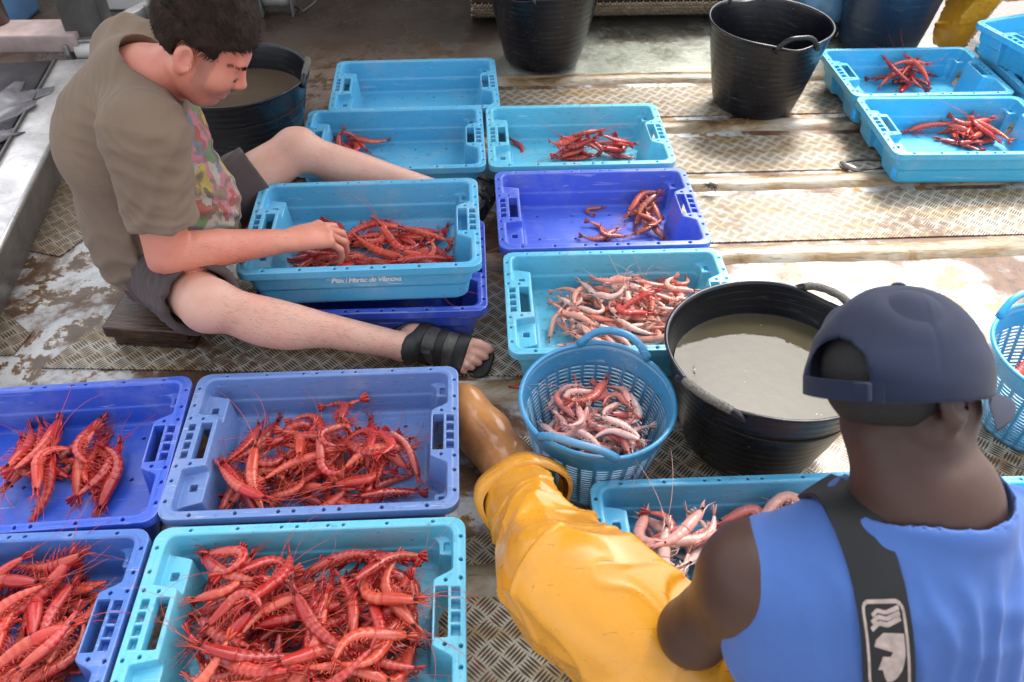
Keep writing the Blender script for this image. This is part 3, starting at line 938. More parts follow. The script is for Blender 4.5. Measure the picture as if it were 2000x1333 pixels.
    # feelers
    mb = MB()
    for j in range(2 + 2 + 6):
        long_ = j < 2
        ln = g.uniform(0.11, 0.19) if long_ else g.uniform(0.02, 0.04)
        a0 = g.uniform(-0.5, 0.5) * (1 if long_ else 0.8); cur = g.uniform(-1.4, 1.4); zc = g.uniform(0.05, 0.42) if long_ else g.uniform(-0.2, 0.25)
        p = np.array([*(P[0] + fw * 0.004), (j % 2 - 0.5) * 0.004]); pts = []
        for i in range(13):
            pts.append(tuple(p)); a = a0 + cur * (i / 12) ** 1.2
            dd = np.array([*(fw * math.cos(a) + up * math.sin(a)), zc * (1 - 2.0 * i / 12)])
            p = p + dd / np.linalg.norm(dd) * ln / 12
        r0_ = 0.0008 if long_ else 0.0007
        mb.tube(pts, [r0_ * (1 - 0.55 * i / 12) for i in range(13)], 3)
    out['antennae'] = mk('antennae', mb.v, mb.f)
    mb = MB(); es = []
    for sz in (-1, 1):
        bm = bmesh.new(); bmesh.ops.create_uvsphere(bm, u_segments=10, v_segments=7, radius=0.0030)
        c = P[0] + fw * 0.001 + up * 0.0028
        for q in bm.verts: q.co += Vector((c[0], c[1], sz * 0.0062))
        me = bpy.data.meshes.new('eye'); bm.to_mesh(me); bm.free(); me.polygons.foreach_set('use_smooth', np.ones(len(me.polygons), bool)); es.append(me)
    out['eye'] = es
    for k in ('body', 'carapace', 'tail_fan', 'walking_legs'): out[k].materials.append(M_shr)
    out['antennae'].materials.append(M_feel)
    for e in es: e.materials.append(M_eye)
    # one mesh with everything, for the small distant ones and the buried ones
    vs = []; fs = []; sg = []; dr = []
    for k in ('body', 'carapace', 'tail_fan', 'walking_legs', 'antennae'):
        me = out[k]; b = len(vs)
        vs += [tuple(q.co) for q in me.vertices]; fs += [tuple(i + b for i in p.vertices) for p in me.polygons]
        a = np.zeros(len(me.vertices), np.float32); me.attributes['seg'].data.foreach_get('value', a); sg += list(a)
        a = np.zeros(len(me.vertices), np.float32); me.attributes['dor'].data.foreach_get('value', a); dr += list(a)
    whole = mk('shrimp', vs, fs, sg, dr); whole.materials.append(M_shr)
    out['whole'] = whole
    out['spine'] = np.c_[P, np.zeros(N)][::3]; out['rad'] = np.array([prof(s) for s in ss])[::3]
    return out
BENDS = [0.25, 0.55, 0.9, 1.3, 1.7, 2.2, 2.9, 0.4]
SHR = [shrimp_parts(b, 20 + i) for i, b in enumerate(BENDS)]
RED = [(0.56, 0.026, 0.016), (0.48, 0.017, 0.013), (0.62, 0.046, 0.024), (0.54, 0.022, 0.021), (0.64, 0.075, 0.036), (0.38, 0.012, 0.010)]
PINK = [(0.76, 0.34, 0.25), (0.78, 0.44, 0.35), (0.70, 0.20, 0.13), (0.80, 0.54, 0.46), (0.74, 0.29, 0.21), (0.80, 0.50, 0.42)]
MIXP = [(0.66, 0.20, 0.17), (0.72, 0.42, 0.37), (0.78, 0.62, 0.57), (0.56, 0.08, 0.07), (0.70, 0.34, 0.30), (0.74, 0.50, 0.45)]
BRN = [(0.44, 0.10, 0.05), (0.36, 0.10, 0.06), (0.50, 0.09, 0.05)]
FILL_V = []; FILL_F = []; FILL_A = []; FILL_N = 0
def put_shrimp(var, M, colr, sc, detail, label, group):
    parts = SHR[var]
    if detail:
        o = bpy.data.objects.new('shrimp', parts['body']); C.objects.link(o)
        kids = [('carapace', parts['carapace']), ('tail_fan', parts['tail_fan']), ('walking_legs', parts['walking_legs']), ('antennae', parts['antennae'])] + [('eye', e) for e in parts['eye']]
        for nm, me in kids:
            if detail == 'peeled' and nm in ('antennae', 'walking_legs') and (var + len(group)) % 5 not in (0, 2): continue
            c = bpy.data.objects.new(nm, me); C.objects.link(c); c.parent = o; c.color = (*colr, 1)
    else:
        o = bpy.data.objects.new('shrimp', parts['whole']); C.objects.link(o)
    o.matrix_world = M; o.color = (*colr, 1)
    tag(o, label, 'shrimp', group)
    return o

class Pile:
    """heap of shrimp resting in a container: each one settles on the height field of those below"""
    def __init__(s, frame, floor, hx, hy, circ=None):
        s.M = frame; s.floor = floor; s.hx = hx; s.hy = hy; s.circ = circ; s.g = 0.006
        s.nx = int(2 * hx / s.g) + 1; s.ny = int(2 * hy / s.g) + 1
        s.h = np.full((s.nx, s.ny), floor)
    def settle(s, var, x, y, yaw, sc, flip, sink=0.62, roll=0.0):
        p = SHR[var]['spine'] * sc
        r = SHR[var]['rad'] * sc * 0.74
        if flip: p = p * np.array([1, -1, 1])
        c, n = math.cos(yaw), math.sin(yaw)
        q = np.stack([p[:, 0] * c - p[:, 1] * n + x, p[:, 0] * n + p[:, 1] * c + y], 1)
        if s.circ is None:
            ex = np.array([s.hx, s.hy]) - 0.014
            for ax in (0, 1):
                hi = q[:, ax].max() - ex[ax]; lo = q[:, ax].min() + ex[ax]
                sh = -hi if hi > 0 else (-lo if lo < 0 else 0)
                if hi > 0 and lo < 0: sh = -(hi + lo) / 2
                q[:, ax] += sh
                if ax == 0: x += sh
                else: y += sh
        else:
            for _ in range(4):
                rr = np.hypot(q[:, 0], q[:, 1]); k = rr.argmax(); over = rr[k] - s.circ + 0.012
                if over > 0:
                    sh = -q[k] / rr[k] * over; q = q + sh; x += sh[0]; y += sh[1]
        ix = np.clip(((q[:, 0] + s.hx) / s.g).round().astype(int), 0, s.nx - 1)
        iy = np.clip(((q[:, 1] + s.hy) / s.g).round().astype(int), 0, s.ny - 1)
        need = s.h[ix, iy] + r * 0.95
        u = p[:, 0]
        A = np.c_[u, np.ones(len(u))]
        sl, z0 = np.linalg.lstsq(A, need, rcond=None)[0]
        sl = float(np.clip(sl, -0.35, 0.35))
        res = need - (sl * u)
        z = res.mean() + sink * (res.max() - res.mean())
        zz = z + sl * u
        zz_min = (s.floor + r * 0.98 - zz).max()
        if zz_min > 0: z += zz_min; zz = zz + zz_min
        k = 2
        for i in range(len(q)):
            a0, a1, b0, b1 = max(0, ix[i] - k), min(s.nx, ix[i] + k + 1), max(0, iy[i] - k), min(s.ny, iy[i] + k + 1)
            s.h[a0:a1, b0:b1] = np.maximum(s.h[a0:a1, b0:b1], zz[i] + r[i] * 0.55)
        M = Matrix.Translation((x, y, z)) @ Matrix.Rotation(yaw, 4, 'Z') @ Matrix.Rotation(-math.atan(sl), 4, 'Y') @ Matrix.Rotation(roll, 4, 'X') @ Matrix.Diagonal((sc, -sc if flip else sc, sc, 1))
        return s.M @ M
    def drop(s, n, cx, cy, sx, sy, pal, sc=(0.78, 1.08), detail=True, label='', group='', yaw0=None, ysp=0.5, bends=None, sink=0.62, fill=False, shape='u'):
        global FILL_N
        for i in range(n):
            if shape == 'u': x, y = cx + random.uniform(-sx, sx), cy + random.uniform(-sy, sy)
            else: x, y = cx + random.gauss(0, sx), cy + random.gauss(0, sy)
            yaw = random.uniform(0, 6.283) if yaw0 is None else yaw0 + random.gauss(0, ysp) + (math.pi if random.random() < 0.5 else 0)
            var = random.choice(bends or [0, 1, 2, 3, 4, 5, 7, 1, 0])
            k = random.uniform(*sc)
            M = s.settle(var, x, y, yaw, k, random.random() < 0.5, sink, random.gauss(0, 0.28))
            colr = random.choice(pal); f_ = random.uniform(0.88, 1.08); colr = tuple(min(1, c * f_) for c in colr)
            if fill:
                me = SHR[var]['body' if (i % 2 or pal is MIXP) else 'whole']
                v = np.zeros(len(me.vertices) * 3, np.float32); me.vertices.foreach_get('co', v); v = v.reshape(-1, 3)
                Mn = np.array(M); v = v @ Mn[:3, :3].T + Mn[:3, 3]
                FILL_F.extend([tuple(a + FILL_N for a in p.vertices) for p in me.polygons]); FILL_V.append(v)
                for nm in ('seg', 'dor'):
                    pass
                sg = np.zeros(len(me.vertices), np.float32); me.attributes['seg'].data.foreach_get('value', sg)
                dr = np.zeros(len(me.vertices), np.float32); me.attributes['dor'].data.foreach_get('value', dr)
                FILL_A.append((sg, dr, np.tile(np.array([*colr, 1], np.float32), (len(v), 1)))); FILL_N += len(v)
            else:
                put_shrimp(var, M, colr, k, detail, label, group)
def cpile(key):
    o = CR[key]
    M = Matrix.Translation(o.location) @ Matrix.Rotation(o.rotation_euler.z, 4, 'Z')
    return Pile(M, 0.007, 0.224, 0.168)

p = cpile('C2'); random.seed(21)
p.drop(62, 0.0, 0.01, 0.20, 0.155, RED, fill=True, sink=0.3)
p.drop(16, -0.01, -0.02, 0.11, 0.10, RED, fill=True, sink=0.3)
p.drop(58, 0.0, 0.02, 0.205, 0.15, RED, label='whole red shrimp in the deepest heap, in the front cyan crate', group='shrimp heaped in the front cyan crate', ysp=0.8, yaw0=0.3)
p.drop(1, 0.18, 0.10, 0.003, 0.003, RED, label='curled red shrimp lying apart beside the grip of the front cyan crate', yaw0=0.9, ysp=0.05, bends=[3])
p = cpile('C1'); random.seed(22)
p.drop(22, -0.02, -0.03, 0.16, 0.08, RED, fill=True, sink=0.3)
p.drop(36, -0.025, -0.02, 0.185, 0.10, RED, label='whole red shrimp in the heap of the slate blue crate', group='shrimp heaped in the slate blue crate')
p.drop(3, 0.0, 0.115, 0.05, 0.012, RED, label='red shrimp with its tail raised at the back of the slate blue crate', group='shrimp at the back of the slate blue crate', bends=[3, 4])
p.drop(1, 0.195, -0.02, 0.003, 0.003, RED, label='lone curved red shrimp beside the right grip of the slate blue crate', yaw0=1.75, ysp=0.05, bends=[2])
p.drop(1, -0.205, 0.05, 0.003, 0.003, RED, label='upright red shrimp against the left side of the slate blue crate', yaw0=1.5, ysp=0.05, bends=[1])
p = cpile('C3'); random.seed(23)
p.drop(4, 0.03, 0.045, 0.06, 0.04, RED, fill=True, sink=0.3, yaw0=1.5)
p.drop(13, 0.02, 0.04, 0.10, 0.075, RED[:3] + RED[4:5], (1.0, 1.15), label='whole red shrimp in the small clump of the royal blue crate', group='shrimp in the royal blue crate', yaw0=1.5, ysp=0.4, bends=[2, 3, 4, 1])
p.drop(1, 0.14, -0.01, 0.006, 0.006, RED, label='red shrimp with its tail pointing out of the royal blue crate\'s clump', yaw0=1.2, ysp=0.05, bends=[3])
p = cpile('C4'); random.seed(24)
p.drop(44, 0.02, 0.0, 0.20, 0.15, RED, fill=True, sink=0.3)
p.drop(34, 0.07, 0.02, 0.17, 0.145, RED, label='whole red shrimp in the heap of the front left crate', group='shrimp heaped in the mid blue crate', yaw0=0.9, ysp=0.6)
p = cpile('C5'); random.seed(25)
p.drop(12, 0.01, -0.03, 0.20, 0.10, RED, fill=True, sink=0.2, yaw0=0.1, ysp=0.3)
p.drop(32, 0.01, -0.01, 0.205, 0.125, RED, (0.8, 1.0), sink=0.35, label='red shrimp in the lettered cyan crate under the man\'s hand', group='shrimp in the lettered cyan crate', yaw0=0.15, ysp=0.5)
p = cpile('C6'); random.seed(26)
p.drop(7, 0.165, 0.125, 0.05, 0.03, BRN, (0.7, 0.85), label='brownish shrimp in the larger cluster of the violet crate', group='shrimp at the right of the violet crate', yaw0=1.2, ysp=0.7)
p.drop(3, 0.03, 0.01, 0.02, 0.02, BRN, (0.65, 0.8), label='shrimp in the small knot at the front of the violet crate', group='front knot of the violet crate', bends=[5, 4, 3])
p.drop(3, 0.165, 0.01, 0.025, 0.02, BRN, (0.65, 0.8), label='shrimp in the front right corner of the violet crate', group='front right corner of the violet crate')
p.drop(1, 0.01, 0.15, 0.003, 0.003, BRN, (0.55, 0.56), label='small curled shrimp alone in the middle of the violet crate', bends=[5])
p = cpile('C7'); random.seed(27)
p.drop(95, 0.04, -0.01, 0.19, 0.13, PINK, (0.6, 0.78), fill=True, sink=0.3, yaw0=-0.5)
p.drop(48, 0.03, 0.0, 0.205, 0.14, PINK, (0.62, 0.80), detail='peeled', sink=0.45, label='pale pink shrimp in the crate beside the water tub', group='pale shrimp in the cyan crate beside the tub', yaw0=-0.5, ysp=0.6)
p.drop(2, 0.04, 0.0, 0.02, 0.02, [(0.50, 0.03, 0.03)], (0.75, 0.85), label='dark red shrimp lying on top of the pale heap', group='dark shrimp on the pale heap', yaw0=0.4, ysp=0.2)
p = cpile('C8'); random.seed(28)
p.drop(5, 0.09, 0.05, 0.10, 0.03, RED, (0.75, 0.9), fill=True, yaw0=0.1)
p.drop(11, 0.08, 0.065, 0.135, 0.045, RED, (0.75, 0.9), detail=False, label='red shrimp in the strip along the front of the crate behind the violet one', group='shrimp in the crate behind the violet crate', yaw0=0.1, ysp=0.4)
p.drop(1, -0.205, 0.12, 0.003, 0.003, RED, (0.62, 0.63), detail=False, label='lone curled shrimp at the left end of the crate behind the violet one', bends=[3])
p = cpile('C9'); random.seed(29)
p.drop(6, -0.17, 0.105, 0.035, 0.03, RED, (0.75, 0.9), detail=False, label='red shrimp in the corner pile beside the man\'s shin', group='shrimp in the corner of the mostly empty crate', yaw0=-0.8, ysp=0.5)
p.drop(1, -0.09, 0.158, 0.003, 0.003, RED, (0.75, 0.76), detail=False, label='single red shrimp beside the corner pile behind the shin', yaw0=0.1, ysp=0.05, bends=[1])
p = cpile('C11'); random.seed(30)
p.drop(4, 0.03, 0.10, 0.08, 0.02, RED, (0.75, 0.9), fill=True, yaw0=0.1)
p.drop(9, 0.025, 0.125, 0.115, 0.03, RED, (0.75, 0.9), detail=False, label='red shrimp in the bright blue crate beside the rear tub', group='shrimp in the bright blue crate beside the rear tub', yaw0=0.1, ysp=0.6)
p = cpile('C12'); random.seed(31)
p.drop(5, 0.14, 0.09, 0.08, 0.05, RED, (0.85, 1.0), fill=True, yaw0=0.1)
p.drop(9, 0.13, 0.10, 0.09, 0.055, RED[2:5], (0.85, 1.0), detail=False, label='red shrimp in the heap of the right edge crate', group='shrimp heaped in the right edge crate', yaw0=0.0, ysp=0.4)
p.drop(1, -0.02, 0.16, 0.003, 0.003, RED, (0.95, 0.96), detail=False, label='long red shrimp alone beside the heap in the right edge crate', yaw0=0.1, ysp=0.03, bends=[0])
p = cpile('C13'); random.seed(32)
p.drop(3, -0.06, 0.14, 0.03, 0.02, RED, (0.8, 0.9), detail=False, label='red shrimp in the crate set askew', group='shrimp in the askew crate')
p = cpile('C14'); random.seed(33)
p.drop(26, 0.0, 0.07, 0.18, 0.08, MIXP, fill=True, sink=0.3)
p.drop(28, -0.01, 0.09, 0.20, 0.08, MIXP, (0.9, 1.05), detail='peeled', label='pink and white shrimp in the crate in front of the man in the cap', group='shrimp in the crate in front of the cap', bends=[3, 4, 5, 6, 2])
random.seed(34)
p = Pile(Matrix.Translation((0.182, 1.150, 0.006)), 0.006, 0.15, 0.15, 0.130)
p.drop(95, 0.0, 0.0, 0.115, 0.115, MIXP, (0.55, 0.72), fill=True, sink=0.5)
p.drop(28, -0.01, -0.01, 0.125, 0.125, MIXP, (0.58, 0.75), sink=0.5, detail='peeled', label='pale shrimp in the slotted basket beside the tan boot', group='shrimp in the slotted basket', bends=[3, 4, 5, 2])
p.drop(1, 0.01, 0.11, 0.003, 0.003, [(0.58, 0.12, 0.08)], (0.85, 0.86), label='red shrimp leaning on the back wall of the slotted basket', yaw0=1.3, ysp=0.1, bends=[3])
random.seed(35)
p = Pile(Matrix.Translation((1.262, 1.300, 0.006)), 0.006, 0.15, 0.15, 0.130)
p.drop(60, -0.02, 0, 0.11, 0.11, MIXP, (0.6, 0.75), fill=True, sink=0.45)
p.drop(8, -0.04, 0, 0.08, 0.08, RED[2:5], (0.7, 0.85), label='shrimp in the basket half hidden behind the cap', group='shrimp in the basket behind the cap')
random.seed(36)
p = Pile(Matrix.Translation((0.07, 1.33, 0)), 0.021, 0.2, 0.2)
p.drop(1, -0.03, 0.055, 0.002, 0.002, RED[:1], (0.5, 0.51), label='small red shrimp dropped on the deck beside the basket', yaw0=0.5, ysp=0.03, bends=[1])
if FILL_N:
    t = shrimp_mat('shrimp_shell_heap')
    nt = t.node_tree
    oi = [n for n in nt.nodes if n.type == 'OBJECT_INFO'][0]
    at = nt.nodes.new('ShaderNodeAttribute'); at.attribute_name = 'tint'
    for l in list(oi.outputs['Color'].links): nt.links.new(at.outputs['Color'], l.to_socket)
    me = mesh('shrimp_heap', np.concatenate(FILL_V), FILL_F)
    a = me.attributes.new('seg', 'FLOAT', 'POINT'); a.data.foreach_set('value', np.concatenate([q[0] for q in FILL_A]))
    a = me.attributes.new('dor', 'FLOAT', 'POINT'); a.data.foreach_set('value', np.concatenate([q[1] for q in FILL_A]))
    a = me.attributes.new('tint', 'FLOAT_COLOR', 'POINT'); a.data.foreach_set('color', np.concatenate([q[2] for q in FILL_A]).ravel())
    o = link('shrimp_heap', me, t); tag(o, 'shrimp buried in the heaps below the ones on top', 'shrimp heap', None, 'stuff')
# ------------------------------------------------------------------ deck gear
t = NT('weathered_wood'); co = t.coord('Object')
gr = t.noise(t.mapping(co, sc=(2.0, 26.0, 18.0)), 6.0, 6, 0.65, 0.6); n1 = t.noise(co, 18.0, 5)
col = t.ramp(gr, [(0.3, (0.020, 0.010, 0.006)), (0.55, (0.085, 0.040, 0.022)), (0.75, (0.19, 0.105, 0.06))])
col = t.mix(t.math('MULTIPLY', t.step(n1, 0.5, 0.65), 0.6), col, (0.03, 0.014, 0.009))
t.set(base=col, rough=0.25, normal=t.bump(gr, 0.6, 0.004)); M_wood = t.m
r_ = empty('wooden_block', (-0.955, 1.600, 0.005), R(-4)); tag(r_, 'wet brown wooden block of two boards under the seated man', 'wooden block')
MB().box((-0.092, -0.070, 0), (0.122, 0.16, 0.036), None, 0.006).build('lower_board', M_wood, r_)
MB().box((-0.105, -0.080, 0.0365), (0.118, 0.16, 0.072), None, 0.006).build('upper_board', M_wood, r_)

def steel(name, base=(0.30, 0.29, 0.28), rough=0.34):
    t = NT(name); co = t.coord('Object')
    n1 = t.noise(co, 7.0, 6, 0.62, 0.5); n2 = t.noise(t.mapping(co, sc=(60, 2, 2)), 5.0, 4); n3 = t.noise(co, 40.0, 5, 0.7)
    col = t.ramp(n1, [(0.3, tuple(c * 0.55 for c in base)), (0.7, tuple(min(1, c * 1.35) for c in base))])
    col = t.mix(t.math('MULTIPLY', t.step(n3, 0.60, 0.70), 0.5), col, (0.10, 0.065, 0.045))
    t.set(base=col, metal=t.ramp(n1, [(0.3, 0.45), (0.7, 0.85)]), rough=t.math('ADD', rough - 0.1, t.math('MULTIPLY', n3, 0.28)), normal=t.bump(t.math('ADD', n3, n2), 0.12, 0.002))
    return t.m
M_steel = steel('stainless'); M_steeld = steel('dull_steel', (0.13, 0.125, 0.12), 0.45)
M_steell = steel('bright_steel', (0.62, 0.60, 0.58), 0.3)
M_belt = simple('wet_rubber', (0.035, 0.035, 0.04), 0.25, 0.4, 12, 0.4, 60, 0.003)
M_scrap = simple('grey_skin', (0.20, 0.19, 0.20), 0.22, 0.35, 14, 0.5, 45, 0.004)
M_roller = simple('white_nylon', (0.55, 0.53, 0.49), 0.45, 0.15, 14, 0.1)

# the steel channel running back along the left side
ang = math.atan2(0.10, 0.60)
root = empty('steel_channel', (-1.470, 1.98, 0.0), ang); tag(root, 'stainless steel channel running along the left side of the deck', 'steel channel')
L0, L1 = -1.3, 1.05
MB().box((-0.128, L0, 0.118), (-0.0, L1, 0.122)).build('tray', M_steell, root, False)
mb = MB(); mb.add([(0, L0, 0.0), (0.018, L0, 0.132), (0.006, L0, 0.132), (-0.012, L0, 0.0), (0, L1, 0.0), (0.018, L1, 0.132), (0.006, L1, 0.132), (-0.012, L1, 0.0)], [(0, 1, 2, 3), (7, 6, 5, 4), (0, 4, 5, 1), (1, 5, 6, 2), (2, 6, 7, 3), (3, 7, 4, 0)])
mb.build('side_plate', M_steel, root, False)
mb = MB(); mb.tube([(0.012, L0, 0.133), (0.012, L1, 0.133)], 0.008, 8); mb.build('lip', M_steell, root)
MB().box((-0.135, L0, 0.0), (-0.128, L1, 0.134)).build('inner_plate', M_steeld, root, False)
root = empty('conveyor_belt', (-1.470, 1.98, 0.0), ang); tag(root, 'wet black rubber conveyor belt beside the steel channel', 'conveyor')
MB().box((-0.62, L0, 0.10), (-0.148, L1, 0.128), None, 0.01).build('belt', M_belt, root)
MB().box((-0.64, L0, 0.0), (-0.621, L1, 0.17)).build('side_plate', M_steeld, root, False)
# flakes lying on the belt
for i, (x, y, sx, sy, a, lab) in enumerate(((-0.27, 0.62, 0.10, 0.22, -0.55, 'large torn grey sheet draped on the wet black belt'), (-0.19, 0.42, 0.03, 0.10, -0.7, 'narrow torn grey strip on the belt near the channel'), (-0.30, 0.22, 0.07, 0.17, -0.45, 'grey scrap at the near end of the belt'))):
    n = 26; g = np.random.default_rng(40 + i); v = []; f = []
    edge = [1 + 0.16 * math.sin(k * 1.7 + i) + g.uniform(-0.12, 0.12) for k in range(n)]
    v.append((0, 0, 0.012))
    for rg in (0.5, 1.0):
        for k in range(n):
            th_ = 2 * math.pi * k / n; cx_, sx_ = math.cos(th_), math.sin(th_)
            e = edge[k] if rg == 1 else 1
            px = math.copysign(abs(cx_) ** 0.6, cx_) * sx * rg * e; py = math.copysign(abs(sx_) ** 0.6, sx_) * sy * rg * e
            v.append((px, py, 0.012 + 0.010 * math.sin(px * 50 + i) * math.cos(py * 28) - (0.009 if rg == 1 else 0)))
    for k in range(n): f.append((0, 1 + k, 1 + (k + 1) % n)); f.append((1 + k, 1 + n + k, 1 + n + (k + 1) % n, 1 + (k + 1) % n))
    o = link('torn_sheet', mesh('torn_sheet', v, f), M_scrap); so = o.modifiers.new('t', 'SOLIDIFY'); so.thickness = 0.003
    p = Matrix.Translation((-1.470, 1.98, 0)) @ Matrix.Rotation(ang, 4, 'Z') @ Vector((x, y, 0.129))
    o.location = p; o.rotation_euler = (0, 0, ang + a); tag(o, lab, 'scrap')
# the steel post with its white roller
root = empty('roller_post', (-1.665, 3.08, 0.123), R(8)); tag(root, 'square steel post with a white roller at its foot', 'post')
MB().box((-0.075, 0.0, 0.05), (0.075, 0.13, 0.95), None, 0.006).build('post_box', M_steeld, root)
MB().box((-0.095, -0.03, 0.045), (0.09, 0.14, 0.058), None, 0.004).build('foot_plate', M_steel, root)
mb = MB(); mb.tube([(-0.05, -0.012, 0.012), (0.062, -0.012, 0.012)], 0.034, 24); mb.build('roller', M_roller, root)
for sx in (-0.078, 0.076): MB().box((sx - 0.012, -0.045, -0.03), (sx + 0.008, 0.03, 0.044), None, 0.004).build('side_cheek', M_steel, root)
root = empty('angle_bracket', (-1.66, 3.12, 0.0), R(-22)); tag(root, 'bright steel angle brackets bolted beside the post', 'bracket')
MB().box((0.0, 0.0, 0.10), (0.05, 0.30, 0.20), None, 0.004).build('upright', M_steell, root)
MB().box((0.051, 0.06, 0.10), (0.19, 0.075, 0.21), None, 0.003).build('rib', M_steel, root)
MB().box((0.051, 0.24, 0.10), (0.19, 0.255, 0.21), None, 0.003).build('rib', M_steel, root)
MB().box((-0.01, -0.02, 0.0), (0.20, 0.30, 0.10), None, 0.006).build('base', M_steeld, root)
root = empty('cross_beam', (-2.05, 3.02, 0.0), R(3)); tag(root, 'pinkish grey beam across the end of the belt', 'beam')
MB().box((-0.55, 0.0, 0.135), (0.36, 0.16, 0.205), None, 0.008).build('beam', simple('primer', (0.36, 0.27, 0.25), 0.5, 0.25, 12), root)
mb = MB(); mb.tube([(0.02, 0.13, 0.206), (0.02, 0.13, 0.6)], 0.045, 20); mb.build('pipe', simple('pipe_paint', (0.14, 0.10, 0.09), 0.4, 0.2, 12), root)
root = MB().box((-3.0, 3.42, 0.0), (-2.22, 3.8, 0.30), None, 0.02).build('fish_bin', simple('blue_bin', (0.10, 0.22, 0.42), 0.4, 0.2, 8), smooth=True)
tag(root, 'blue bin in the top left corner behind the beam', 'bin')
root = MB().box((-1.98, 3.80, 0.0), (-1.38, 3.88, 0.9), None, 0.01).build('white_panel', simple('white_paint', (0.82, 0.80, 0.76), 0.4, 0.05, 6)); tag(root, 'white painted panel behind the seated man\'s shoulder', 'panel')
# second roller bracket behind the man's forehead
root = empty('roller_bracket', (-1.10, 3.78, 0.0), R(4)); tag(root, 'small steel roller on a stand behind the seated man\'s hair', 'roller')
mb = MB(); mb.tube([(-0.06, 0, 0.075), (0.06, 0, 0.075)], 0.042, 20); mb.build('roller', M_steell, root)
for sx in (-0.075, 0.065): MB().box((sx, -0.05, 0), (sx + 0.01, 0.06, 0.16), None, 0.003).build('side_cheek', M_steel, root)
MB().box((-0.10, 0.0, 0.161), (0.10, 0.10, 0.32), None, 0.006).build('housing', M_steell, root)
mb = MB(); mb.tube([(0.075, 0.0, 0.03), (0.12, -0.03, 0.02), (0.17, -0.01, 0.05), (0.22, 0.08, 0.12), (0.25, 0.2, 0.16)], 0.006, 6); mb.build('cable', M_steeld, root)

# the net rolled along the top
t = NT('net_cord'); co = t.coord('Object'); n1 = t.noise(co, 25.0, 5); n2 = t.noise(co, 500.0, 3)
t.set(base=t.ramp(n1, [(0.3, (0.28, 0.20, 0.13)), (0.7, (0.52, 0.41, 0.29))]), rough=0.75, normal=t.bump(n2, 0.5, 0.002)); M_net = t.m
root = empty('rolled_net', (0.52, 3.80, 0.17), YAW); tag(root, 'brown braided net rolled up along the far end of the deck', 'net')
mb = MB(); RR = 0.155; nA = 26; pitch = 0.030
for k in range(nA):
    a0 = math.pi * 0.15 + (math.pi * 1.35) * k / nA + math.pi
    for ph in (0, 1):
        pts = []
        n = int(1.75 / pitch * 2)
        for i in range(n + 1):
            x = -0.72 + 1.75 * i / n
            s = (1 if (i + k + ph) % 2 else -1)
            a = a0 + s * 0.5 * (math.pi * 1.35) / nA * 1.02
            r = RR + (0.0045 if ph else -0.0045) * s
            pts.append((x, r * math.cos(a), r * math.sin(a)))
        mb.tube(pts, 0.0052, 4, False)
mb.build('net_cords', M_net, root, True)
mb = MB(); mb.tube([(-0.72, 0, 0), (1.03, 0, 0)], RR - 0.012, 40); mb.build('roll_core', simple('net_core', (0.05, 0.035, 0.022), 0.9, 0.3, 30, 0.6, 60, 0.01), root)
o = MB().box((-0.75, 4.40, 0), (1.25, 4.5, 0.9), None, 0.01).build('bulwark', simple('grey_bulwark', (0.25, 0.25, 0.24), 0.5, 0.2, 4)); tag(o, 'grey bulwark behind the rolled net', 'bulwark')

# buoy
root = empty('buoy', (1.36, 3.60, 0.125)); tag(root, 'faded blue round buoy behind the rear black tub', 'buoy')
bm = bmesh.new(); bmesh.ops.create_uvsphere(bm, u_segments=40, v_segments=28, radius=0.122)
for q in bm.verts:
    if q.co.z < -0.08: q.co.z = -0.08 + (q.co.z + 0.08) * 0.95
me = bpy.data.meshes.new('float_body'); bm.to_mesh(me); bm.free()
link('float_body', me, simple('buoy_blue', (0.08, 0.20, 0.33), 0.35, 0.35, 9, 0.2, 60), root)
mb = MB(); mb.tube([(0.02 + 0.022 * math.cos(a), -0.122, -0.06 + 0.03 * math.sin(a)) for a in np.linspace(0, 6.283, 24)], 0.007, 8, False); mb.build('eyelet', M_belt, root)
o = MB().box((1.12, 3.90, 0.0), (1.52, 4.2, 0.5), None, 0.03).build('cream_locker', simple('cream_paint', (0.62, 0.60, 0.50), 0.4, 0.1, 6)); tag(o, 'cream painted locker behind the buoy', 'locker')
o = MB().box((1.56, 3.86, 0.0), (1.72, 4.1, 0.9), None, 0.01).build('grey_post', simple('grey_paint', (0.33, 0.31, 0.32), 0.4, 0.1, 6)); tag(o, 'grey upright post between the buoy and the dark tub', 'post')

# frayed rope end and the flush latch
mb = MB(); g = np.random.default_rng(9)
for i in range(46):
    a = g.uniform(0, 6.283); p0 = np.array([g.normal(0, .006), g.normal(0, .005), 0.010])
    dd = np.array([math.cos(a), math.sin(a), g.uniform(0.1, 0.9)]); L_ = g.uniform(0.012, 0.026)
    e = p0 + dd * L_; e[2] = max(e[2] * 0.6, 0.004)
    mb.tube([p0, p0 * .5 + e * .5 + np.array([0, 0, .004]), e], [0.0018, 0.0015, 0.0008], 4)
o = mb.build('rope_end', simple('dark_rope', (0.05, 0.04, 0.045), 0.8, 0.4, 200)); o.location = (0.655, 2.285, 0.022); tag(o, 'dark frayed rope end on the rib beside the violet crate', 'rope end')
root = empty('flush_ring', (1.225, 2.47, 0.0055), R(8)); tag(root, 'oval flush ring set in the deck near the right crates', 'deck ring')
mb = MB()
mb.tube([(0.085 * math.cos(a), 0.032 * math.sin(a), 0.002) for a in np.linspace(0, 6.283, 40)], 0.0035, 6, False); mb.build('ring_seat', M_steeld, root)
mb = MB(); mb.tube([(-0.075, 0.02, 0.006), (-0.072, -0.01, 0.010), (-0.055, -0.034, 0.010), (-0.03, -0.05, 0.006)], [0.006, 0.009, 0.010, 0.007], 8); mb.build('ring_pull', M_steel, root)
